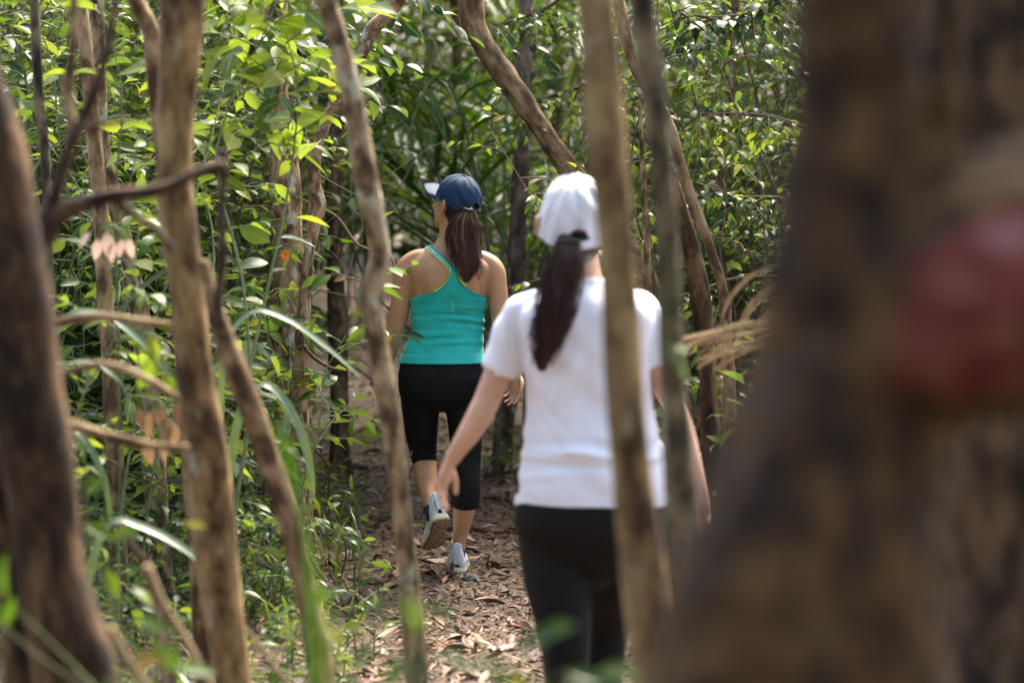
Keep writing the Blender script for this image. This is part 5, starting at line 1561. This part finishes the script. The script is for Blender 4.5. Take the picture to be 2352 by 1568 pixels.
    S = s1 - (tvv[:, 0] / w) * (s1 - s0); O = -.0135 + (tvv[:, 1]) / .72 * hgt * .0 + tvv[:, 1] / .72 * hgt
    sd_line = unit(gp[:, -1] - gp[:, 0])
    new = np.empty_like(tvv)
    for c in range(3):
        new[:, c] = np.interp(S, arc, cl[:, c]) + np.interp(S, arc, sd_line[:, c]) * O + np.interp(S, arc, nn[:, c]) * .0022
    set_co(tm, new - base); tm.materials.append(M_LETTER); tm.name = 'lettering'; link('lettering', tm, None, bra)
    # small print down the spine and at the hem
    mb = MB()
    for k, py in enumerate((688.5, 692, 695.5, 699.5, 703.5, 707.5, 711.5)):
        i = int(np.argmin(np.abs(gb[:, 30, 2] - zc(py)))); row = gb[i]; jx = int(np.argmin(np.abs(row[:, 0] - P(1041, py, Y)[0])))
        c = row[jx] + np.array([0, -.0022, zc(py) - row[jx, 2]])
        if k >= 3: tube(mb, [c + np.array([.0022 * math.cos(a), 0, .0022 * math.sin(a)]) for a in np.linspace(0, 2 * math.pi, 11)], [.0006] * 11, 5, 1, ref=(0, 1, 0))
        else: tube(mb, [c + np.array([.0018 * math.cos(a), 0, .0016 * math.sin(a)]) for a in np.linspace(.6, 5.4, 8)], [.0005] * 8, 5, 1, ref=(0, 1, 0))
    mb.build('print', M_PRINT, tank)
    mb = MB()
    for k in range(4):
        i = int(np.argmin(np.abs(gb[:, 30, 2] - zc(794)))); p = gb[i, 52 + k] + np.array([.001, -.003, 0]); tube(mb, [p - np.array([0, 0, .003]), p + np.array([.001, 0, .003])], [.0008, .0008], 5, 2)
    mb.build('hem_print', M_PRINT, tank)

    # leggings
    mb = MB()
    loft_torso(mb, Y, [(946, 990, 1046, .03, .0), (936, 968, 1070, .07, .0), (912, 923, 1108, .110, .012), (870, 915, 1112, .121, .022), (840, 918, 1110, .118, .02), (812, 926, 1108, .108, .008), (795, 934, 1106, .101, .004)], sub=6)
    # buttocks
    for x in (968, 1062): ball(mb, P(x, 868, Y) + np.array([0, -.060, 0]), np.array([(.080, 0, 0), (0, .070, 0), (0, 0, .080)]), 24, 14)
    limb(mb, Y, [(966, 880, 49, 0), (966, 925, 45.5, .02), (966, 975, 40, .055), (968, 1015, 35.5, .09), (970, 1040, 33, .10), (973, 1068, 30.5, .098)], 22, 7)
    limb(mb, Y, [(1064, 880, 47, 0), (1067, 935, 44.5, .0), (1069, 1000, 39, .005), (1070, 1050, 35, .005), (1070, 1090, 34.5, -.005, 1.05), (1070, 1130, 34, -.01, 1.08), (1069, 1163, 32.5, -.006, 1.04)], 22, 7)
    lg = remeshed(mb, .005, 14, 'leggings')
    v = mesh_co(lg); n = mesh_no(lg)
    zk = zc(1035); dk = np.exp(-((v[:, 2] - zk) / .045) ** 2) * (v[:, 0] < P(1015, 1000, Y)[0])
    v = v + n * (dk * .0022 * np.sin(v[:, 2] * 330 + v[:, 0] * 45) + .0012 * wob(v * 1.3) - .0025 * np.exp(-((v[:, 0] - P(1016, 870, Y)[0]) / .012) ** 2) * ss(zc(915), zc(880), v[:, 2]) * (1 - ss(zc(850), zc(838), v[:, 2])) * (n[:, 1] < -.2))[:, None]
    set_co(lg, v - base); lg.materials.append(M_BLACK); lo = link('leggings', lg, None, t)
    for (cx_, py, rr, dy) in ((1069.3, 1155, 33.2, -.007), (972.5, 1058, 31.7, .098)):
        c = P(cx_, py, Y) + np.array([0, dy, 0]); mb = MB()
        tube(mb, [c + np.array([rr * s * 1.0 * math.cos(a), rr * s * 1.05 * math.sin(a), 0]) for a in np.linspace(0, 2 * math.pi, 33)], [.0014] * 33, 6, 1, ref=(0, 0, 1)); mb.build('cuff_seam', M_BLACK, lo)
    mb = MB(); c = P(942, 1046, Y) + np.array([.004, .068, 0]); tube(mb, [c + np.array(q) for q in ((.004, -.006, .016), (-.0005, -.004, .006), (-.001, .0, -.004), (.003, .010, -.010))], [.0006, .0014, .002, .0005], 6, 5); mb.build('logo_mark', M_PRINT, lo)
    mb = MB(); tube(mb, [P(1013 + .3 * k, 836 + 9 * k, Y) + np.array([0, (-.135, -.148, -.152, -.146, -.132)[k], 0]) for k in range(5)], [.0012] * 5, 5, 4); mb.build('back_seam', M_BLACK, lo)

    # shoes and socks
    Hr = P(1050, 1314, Y) + np.array([0, -.035, 0]); Hr[2] = float(gz(Hr[0], Hr[1])) + .009
    shoe(t, Hr, (-.02, 1, 0), (0, 0, 1), SHOE, k=1.1)
    Hl = P(1018, 1180, Y) + np.array([0, -.145, 0]); fd = unit((-.20, .76, -.62))
    shoe(t, Hl, fd, unit((-.26, .56, .78)), SHOE, k=1.08)
    for pts, rr in (([(1054, 1261), (1053, 1280), (1053, 1296)], 15.6), ([(989, 1159), (993, 1173), (998, 1185)], 16.6)):
        dy = .008 if pts[0][0] > 1000 else -.05
        mb = MB(); tube(mb, [P(x, y, Y) + np.array([0, dy - (.0 if dy > 0 else .012 * i), 0]) for i, (x, y) in enumerate(pts)], [rr * s] * 3, 18, 6); mb.build('sock', M_SOCK, t)
    # watch on the right wrist
    wc = P(1187, 840, Y) + np.array([0, -.118, 0]); ad = unit(Wr - (P(1164, 800, Y) + np.array([0, -.075, 0])))
    b1 = unit(np.cross(ad, (0, 1, 0))); b2 = np.cross(ad, b1)
    g = np.array([[wc + (b1 * math.cos(a) + b2 * math.sin(a)) * .0255 + ad * q for q in (-.009, -.003, .003, .009)] for a in np.linspace(0, 2 * math.pi, 33)])
    mb = MB(); sheet(mb, g, .003); wt = mb.build('watch_band', M_WATCH, t)
    cc = wc + b1 * .028 * (1 if b1[0] > 0 else -1); mb = MB(); ball(mb, cc, np.array([b1 * .006, b2 * .017, ad * .018]), 20, 12); mb.build('watch_case', M_WATCHF, wt)


woman_teal()


# ---- the woman in white
def woman_white():
    Y = 6.6; s = ppx(Y)
    base = P(1345, 1780, Y); base[2] = float(gz(base[0], Y))
    t = thing('person', base, 'woman in white t-shirt and white cap with a long dark ponytail', 'person')
    torso = [(1262, 1246, 1454, .080, 0), (1230, 1205, 1505, .105, .02), (1170, 1200, 1510, .115, .03), (1100, 1210, 1505, .11, .02), (1010, 1228, 1488, .095, .0), (930, 1232, 1480, .09, -.004), (850, 1222, 1480, .10, .0), (780, 1212, 1486, .105, .01), (725, 1215, 1480, .095, .016), (695, 1240, 1452, .078, .014), (670, 1268, 1418, .060, .010), (648, 1288, 1388, .055, .006), (625, 1296, 1378, .05, -.002), (590, 1296, 1374, .05, -.015)]
    mb = MB(); loft_torso(mb, Y, torso)
    limb(mb, Y, [(1250, 700, 24, 0), (1208, 722, 31, 0), (1184, 740, 37, 0), (1165, 800, 34, 0), (1143, 860, 33, .0), (1118, 920, 30.5, -.005), (1103, 950, 30, -.01), (1080, 990, 27, -.01), (1050, 1035, 20.5, .0), (1036, 1058, 18, .01)])
    limb(mb, Y, [(1430, 698, 24, 0), (1470, 720, 30, 0), (1492, 740, 36, 0), (1508, 800, 34, 0), (1530, 880, 31, .0), (1555, 950, 29, .0), (1578, 1030, 26, -.01), (1598, 1110, 21, -.02), (1610, 1165, 17, -.03)])
    Wl = P(1034, 1062, Y) + np.array([0, .01, 0]); Wr = P(1611, 1168, Y) + np.array([0, -.03, 0])
    hand(mb, Wl, np.array([-.34, -.10, -.9]), np.array([.85, -.45, -.2]), -1, .75, .86)
    hand(mb, Wr, np.array([.1, -.1, -1]), np.array([-.9, -.3, 0]), -1, .6, .9)
    limb(mb, Y, [(1285, 1230, 60, 0), (1292, 1330, 52, -.03), (1298, 1420, 45, -.06), (1300, 1500, 42, -.07), (1302, 1600, 36, -.05), (1300, 1700, 26, .0), (1300, 1745, 26, .02)])
    limb(mb, Y, [(1415, 1230, 58, 0), (1404, 1330, 50, .05), (1396, 1420, 43, .10), (1392, 1500, 40, .12), (1388, 1600, 34, .13), (1386, 1700, 25, .14), (1386, 1745, 25, .15)])
    C = P(1320, 518, Y); A, ax, fr = head(mb, C, unit((-.06, .94, .30)), (0, 0, 1), .98, .018)
    tube(mb, [P(1336, 665, Y), P(1334, 625, Y), A(0, -.015, -.03)], [.058, .052, .052], 20, 6)
    me = remeshed(mb, .0045, 5, 'body'); v = mesh_co(me)
    set_co(me, v - base); me.materials.append(M_SKIN2); link('body', me, None, t)
    eyes(t, A, ax, M_EYEW, M_IRIS)
    r, f, u = fr
    mb = MB(); ball(mb, A(0, -.014, .014), np.array([r * .0755, f * .088, u * .092]), 28, 18); ball(mb, A(.004, -.044, -.038), np.array([r * .060, f * .056, u * .064]), 24, 14)
    mb.build('hair', M_NAPE, t)
    cap(t, A, fr, M_WCAP, M_WCAP, base=-.016, h=.162, a=.099, b=.114, gap=(.042, .056), dent=2.1)
    ponytail(t, Y, [(1306, 545, 22, -.112), (1298, 570, 30, -.128), (1290, 610, 42, -.138), (1283, 660, 46, -.142), (1274, 710, 43, -.15), (1258, 760, 34, -.152), (1246, 805, 24, -.15), (1242, 842, 10, -.148)], 8, M_HAIR2, 230, 30, .16)
    mb = MB(); c = P(1304, 552, Y) + np.array([0, -.122, 0]); tube(mb, [c + np.array([.030 * math.cos(a), .014 * math.sin(a) - .006, 0]) for a in np.linspace(0, 2 * math.pi, 17)], [.005] * 17, 8, 2, ref=(0, 0, 1)); mb.build('hair_tie', M_NAPE, t)
    # t-shirt
    mb = MB()
    loft_torso(mb, Y, [(1156, 1179, 1534, .135, .02), (1110, 1184, 1533, .135, .018), (1060, 1192, 1526, .128, .012), (1000, 1202, 1515, .118, .004), (930, 1209, 1502, .110, 0), (850, 1204, 1494, .114, .004), (780, 1199, 1496, .118, .012), (728, 1190, 1500, .112, .018), (695, 1208, 1482, .096, .018), (672, 1244, 1444, .078, .014), (655, 1275, 1404, .064, .008), (642, 1288, 1388, .058, .004)], n=48, sub=7)
    limb(mb, Y, [(1262, 688, 30, 0), (1212, 710, 42, 0), (1186, 742, 43, 0), (1168, 790, 43, 0), (1150, 846, 44, 0), (1149, 850, 44, 0)], 24, 6)
    limb(mb, Y, [(1420, 686, 30, 0), (1466, 706, 41, 0), (1488, 738, 39, 0), (1500, 780, 39, 0), (1514, 830, 41, 0), (1515, 834, 41, 0)], 24, 6)
    ts = remeshed(mb, .006, 8, 'tshirt'); v = mesh_co(ts); n = mesh_no(ts)
    w2 = Wob(33, 12.0); z = v[:, 2]; x = v[:, 0]; zc = lambda py: P(1330, py, Y)[2]
    tors = (np.abs(x - P(1345, 900, Y)[0]) < .215)
    fold = np.exp(-((z - zc(1030)) / .042) ** 2) * np.sin(z * 88 + 22 * (x - .2) * np.sin(x * 9) + 1.5 * np.sin(x * 23) + 1) * .0055
    fold += np.exp(-((z - zc(930)) / .08) ** 2) * np.sin(x * 42 + z * 26) * .0045
    fold += np.exp(-((z - zc(760)) / .10) ** 2) * np.sin(x * 30 - z * 22) * .0028
    dz = ss(P(1345, 1156, Y)[2], P(1345, 1105, Y)[2], z)
    for (xa, ya, xb, yb, wd, am) in ((1205, 850, 1330, 990, .014, .006), (1200, 900, 1300, 1040, .012, -.005), (1490, 840, 1380, 1000, .014, .006), (1185, 1018, 1420, 1040, .011, .006), (1190, 1052, 1390, 1062, .010, -.006), (1300, 1030, 1525, 1048, .011, .006), (1240, 960, 1330, 800, .018, .005), (1330, 1010, 1345, 760, .02, -.004), (1180, 1090, 1300, 1078, .010, .004), (1165, 740, 1225, 820, .012, -.006)):
        pa, pb = P(xa, ya, Y)[[0, 2]], P(xb, yb, Y)[[0, 2]]; q = v[:, [0, 2]] - pa; e = pb - pa; tt = np.clip((q @ e) / (e @ e), 0, 1); dd = np.linalg.norm(q - tt[:, None] * e, axis=1)
        fold = fold + am * np.exp(-(dd / wd) ** 2) * np.sin(np.pi * np.clip(tt, .08, .92)) ** .5 * (n[:, 1] < .2)
    v = v + n * (dz * (fold * tors) + dz * .0030 * w2(v * np.array([1, 1, .7])) + .0034 * Wob(35, 17.0)(v @ np.array([[1.6, 0, 0], [0, 1.2, 0], [1.5, 0, .55]])) * dz)[:, None]
    set_co(ts, v - base); ts.materials.append(M_WHITE); to = link('tshirt', ts, None, t)
    mb = MB(); c = P(1338, 650, Y) + np.array([0, -.004, 0])
    tube(mb, [c + np.array([.0615 * math.cos(a), .060 * math.sin(a), -.010 * math.sin(a) - .004]) for a in np.linspace(0, 2 * math.pi, 33)], [(.0035, .010)] * 33, 8, 1, ref=(0, 0, 1)); mb.build('collar', M_WHITE, to)
    # trousers
    mb = MB()
    loft_torso(mb, Y, [(1350, 1325, 1380, .03, 0), (1335, 1288, 1412, .06, .0), (1308, 1245, 1460, .095, .006), (1230, 1186, 1524, .125, .024), (1170, 1180, 1527, .130, .030), (1100, 1190, 1520, .118, .016), (1060, 1205, 1510, .108, .008)], sub=6)
    limb(mb, Y, [(1272, 1230, 86, 0), (1282, 1330, 80, -.03), (1294, 1420, 66, -.055), (1298, 1480, 57, -.065), (1300, 1560, 51, -.06), (1302, 1640, 46, -.03), (1300, 1725, 38, .01)], 22, 7)
    limb(mb, Y, [(1436, 1230, 84, 0), (1420, 1330, 70, .05), (1402, 1420, 56, .10), (1394, 1500, 49, .12), (1390, 1580, 46, .13), (1388, 1650, 42, .14), (1386, 1725, 36, .15)], 22, 7)
    tr = remeshed(mb, .006, 16, 'leggings'); v = mesh_co(tr); n = mesh_no(tr); v = v + n * (.0016 * w2(v))[:, None]
    set_co(tr, v - base); tr.materials.append(M_BLACK); link('leggings', tr, None, t)
    for px, dy in ((1298, .0), (1386, .13)):
        H = P(px, 1780, Y) + np.array([0, dy - .03, 0]); H[2] = float(gz(H[0], H[1])) + .008
        shoe(t, H, (0, 1, 0), (0, 0, 1), SHOE)


woman_white()


# ------------------------------------------------------------------ leaf litter, sticks, stones
def ground_at(px, py):
    ray = FW + UP * (-(py - CY) / F_PX); Y = 9.0
    for _ in range(14):
        p = P(px, py, Y); Y = (CAM_H - float(gz(p[0], Y))) * ray[1] / -ray[2]
    p = P(px, py, Y); p[2] = float(gz(p[0], Y)); return p


r = np.random.default_rng(404)


def lie(x, y, tilt, lift):
    n = len(x); a = r.uniform(0, 6.28, n)
    ax = np.stack([np.cos(a), np.sin(a), r.normal(0, tilt, n)], 1); nr = np.array([0, 0, 1.0]) * np.where(r.uniform(0, 1, n) < .25, -1, 1)[:, None] + r.normal(0, tilt, (n, 3))
    return np.stack([x, y, gz(x, y) + lift], 1), ax, nr


mb = MB()
n = 18000
x = r.uniform(-2.6, 2.6, n); y = 6.0 + 16 * r.uniform(0, 1, n) ** 1.35
x = x * (.35 + y / 15.0) + path_x(y) * .6
pos, ax, nr = lie(x, y, .22, r.uniform(.006, .03, n))
put_leaves(mb, DRY_LO, pos, ax, nr, r.uniform(.03, .085, n), r.uniform(0, 1, n), r.integers(4, size=n))
n = 13000                                           # trodden scraps on the path
y = 6.3 + 9 * r.uniform(0, 1, n) ** 1.3; x = path_x(y) + r.normal(0, .26, n)
pos, ax, nr = lie(x, y, .16, r.uniform(.006, .016, n))
put_leaves(mb, DRY_LO, pos, ax, nr, r.uniform(.012, .042, n), r.uniform(.25, .95, n), r.integers(4, size=n))
tag(mb.build('leaf_litter', M_LITTER), kind='stuff')
mb = MB()
for i in range(900):
    y = 6.2 + 12 * r.uniform() ** 1.4; x = path_x(y) + r.normal(0, .9)
    a = r.uniform(0, 6.28); L = r.uniform(.03, .22); d = np.array([math.cos(a), math.sin(a), r.normal(0, .08)])
    c = np.array([x, y, float(gz(x, y)) + .012]); tube(mb, [c - d * L / 2, c + r.normal(0, .006, 3), c + d * L / 2], [.0012, .002, .001] if L < .12 else [.002, .0035, .0015], 5, 2, mi=int(r.integers(3)))
tag(mb.build('twig_litter', [M_TWIG, M_TWIGP, M_DRYGRASS]), kind='stuff')

# the largest fallen leaves, each a thing of its own
hues = [('dry tan fallen leaf lying on the leaf-littered path', plain('fallen_tan', (.24, .145, .078), .6, .4, .25, 40)),
        ('dark brown curled fallen leaf lying on the leaf-littered path', plain('fallen_dark', (.065, .036, .022), .6, .4, .3, 40)),
        ('reddish-brown fallen leaf lying on the leaf-littered path', plain('fallen_red', (.20, .085, .043), .58, .4, .25, 40)),
        ('pale pinkish-grey fallen leaf lying on the leaf-littered path', plain('fallen_grey', (.30, .22, .165), .6, .4, .2, 40))]
fm = []
for lb, m in hues:
    fm.append([])
    for v, f, mid in DRYSET:
        me = MB().add(v - np.array([.5, 0, 0]), {3: f}, mid=mid).mesh('fallen_leaf'); me.materials.append(m); fm[-1].append(me)


def fallen(p, a, size, h, tilt=(0, 0), lb=None, mesh=None, name='fallen_leaf', lift=.018):
    o = bpy.data.objects.new(name, mesh or fm[h][int(r.integers(6))]); COL.objects.link(o)
    o.location = (p[0], p[1], p[2] + lift); o.rotation_euler = (tilt[0], tilt[1], a); o.scale = (size,) * 3
    return tag(o, lb or hues[h][0], 'leaf', hues[h][0].split(' lying')[0].replace('leaf', 'leaves') + ' on the path' if lb is None else None)


for i in range(230):
    y = 6.9 + 7.5 * r.uniform() ** 1.3; x = path_x(y) + r.normal(0, .36)
    if 9.8 < y < 10.3 and abs(x + .22) < .1: continue
    fallen(np.array([x, y, float(gz(x, y))]), r.uniform(0, 6.28), r.uniform(.075, .135), int(r.choice(4, p=[.34, .22, .24, .2])), (r.normal(0, .22), r.normal(0, .18)))
fallen(ground_at(1038, 1330), 1.3, .065, 1, (.2, -1.1), 'dark curled fallen leaf standing upright against the planted shoe\'s heel', lift=.045)
fallen(ground_at(1010, 1296), .3, .15, 3, (.1, .1), 'long grey fallen leaf left of the planted shoe')
fallen(ground_at(1125, 1392), .2, .16, 0, (.1, .05), 'large tan fallen leaf on the bright patch of path')
fallen(ground_at(1190, 1446), .4, .15, 2, (.2, .1), 'large curled brown leaf beside the white t-shirt woman\'s shin')
red = plain('petal_red', (.42, .035, .02), .5, .4)
for lb, px, py, sz in (('bright red fallen leaf left of the lifted shoe, at the crooked stem', 878, 1084, .075), ('small red fallen leaf near the foot of the crooked stem', 905, 1300, .05), ('red fallen leaf at the left path edge, farther back', 836, 1020, .05)):
    me = MB().add(DRYSET[0][0] - np.array([.5, 0, 0]), {3: DRYSET[0][1]}).mesh('fallen_leaf'); me.materials.append(red)
    o = fallen(ground_at(px, py), 1.0, sz, 2, (.3, .3), lb, me)

# stone, roots and sticks on the ground
p = ground_at(1082, 1338); mb = MB(); ball(mb, (0, 0, 0), np.array([(.032, 0, .004), (0, .026, 0), (-.004, 0, .024)]), 14, 10)
me = mb.mesh('stone'); v = mesh_co(me); v += v * (.28 * np.round(Wob(9, 70.0)(v) * 1.5) / 1.5 * .5)[:, None]; set_co(me, v); me.polygons.foreach_set('use_smooth', np.zeros(len(me.polygons), bool))
tag(link('stone', me, plain('stone_grey', (.11, .105, .08), .85, .3, .5, 40, .6, 90), None, p + np.array([0, 0, .014])), 'small angular grey stone on the path just behind the planted heel', 'stone')


def ground_stick(lb, pts, rad, mat, name='fallen_branch', cat='branch', wob=.15, lift=.5, seed=0):
    w = np.array([ground_at(x, y) for x, y in pts]); rr = np.array(rad, float)
    w[:, 2] += rr * lift; mb = MB(); tube(mb, w, rr, 10, 8, wob=Wob(800 + seed, 25.0), amp=wob)
    return tag(mb.build(name, mat, loc=w[0]), lb, cat)


B_ROOT = bark_mat('bark_root', (.10, .07, .05), (.23, .165, .115), (.36, .28, .2), (.3, .31, .2), .62, 2.0, .4, seed=91)
ground_stick('gnarled grey-brown root crossing the path left of the far woman\'s knees', [(800, 1000), (835, 990), (865, 988), (890, 1000), (915, 1012)], [.018, .024, .026, .022, .015], B_ROOT, 'tree_root', 'root', seed=1)
ground_stick('pale fallen branch curving right of the far woman\'s knee, upper of the pair', [(1118, 990), (1150, 1005), (1190, 1025), (1225, 1050), (1240, 1085)], [.014, .016, .016, .015, .012], M_TWIGP, seed=2)
ground_stick('pale fallen branch right of the far woman\'s calf, lower of the pair', [(1110, 1052), (1140, 1062), (1175, 1078), (1205, 1095), (1235, 1112)], [.013, .014, .014, .012, .01], M_DRYGRASS, seed=3)
ground_stick('thin pale stick behind the far woman\'s left knee gap', [(985, 975), (1010, 1000), (1040, 1015), (1075, 1012)], [.010, .012, .011, .008], M_TWIGP, seed=4)
ground_stick('mossy root lying along the left path edge near the crooked stem', [(740, 1075), (790, 1070), (835, 1078), (880, 1072)], [.02, .022, .02, .014], B_ROOT, 'tree_root', 'root', seed=5)
ground_stick('long thin brown stick lying on the litter in the bottom centre', [(735, 1352), (790, 1395), (840, 1440), (890, 1480), (930, 1530)], [.006, .007, .007, .006, .005], M_TWIG, seed=6)
ground_stick('long pale stick lying by the foot of the blotched trunk', [(560, 1440), (620, 1420), (690, 1400), (760, 1375)], [.008, .01, .01, .007], M_DRYGRASS, seed=7)
ground_stick('mossy thin branch on the litter below the raised shoe', [(800, 1330), (850, 1340), (905, 1345), (960, 1350), (1000, 1345)], [.008, .011, .011, .009, .006], B_ROOT, seed=8)
ground_stick('thin curved stick in the litter at the lower right of the path', [(1075, 1455), (1110, 1490), (1140, 1530), (1165, 1580)], [.006, .007, .006, .005], M_TWIGP, seed=9)
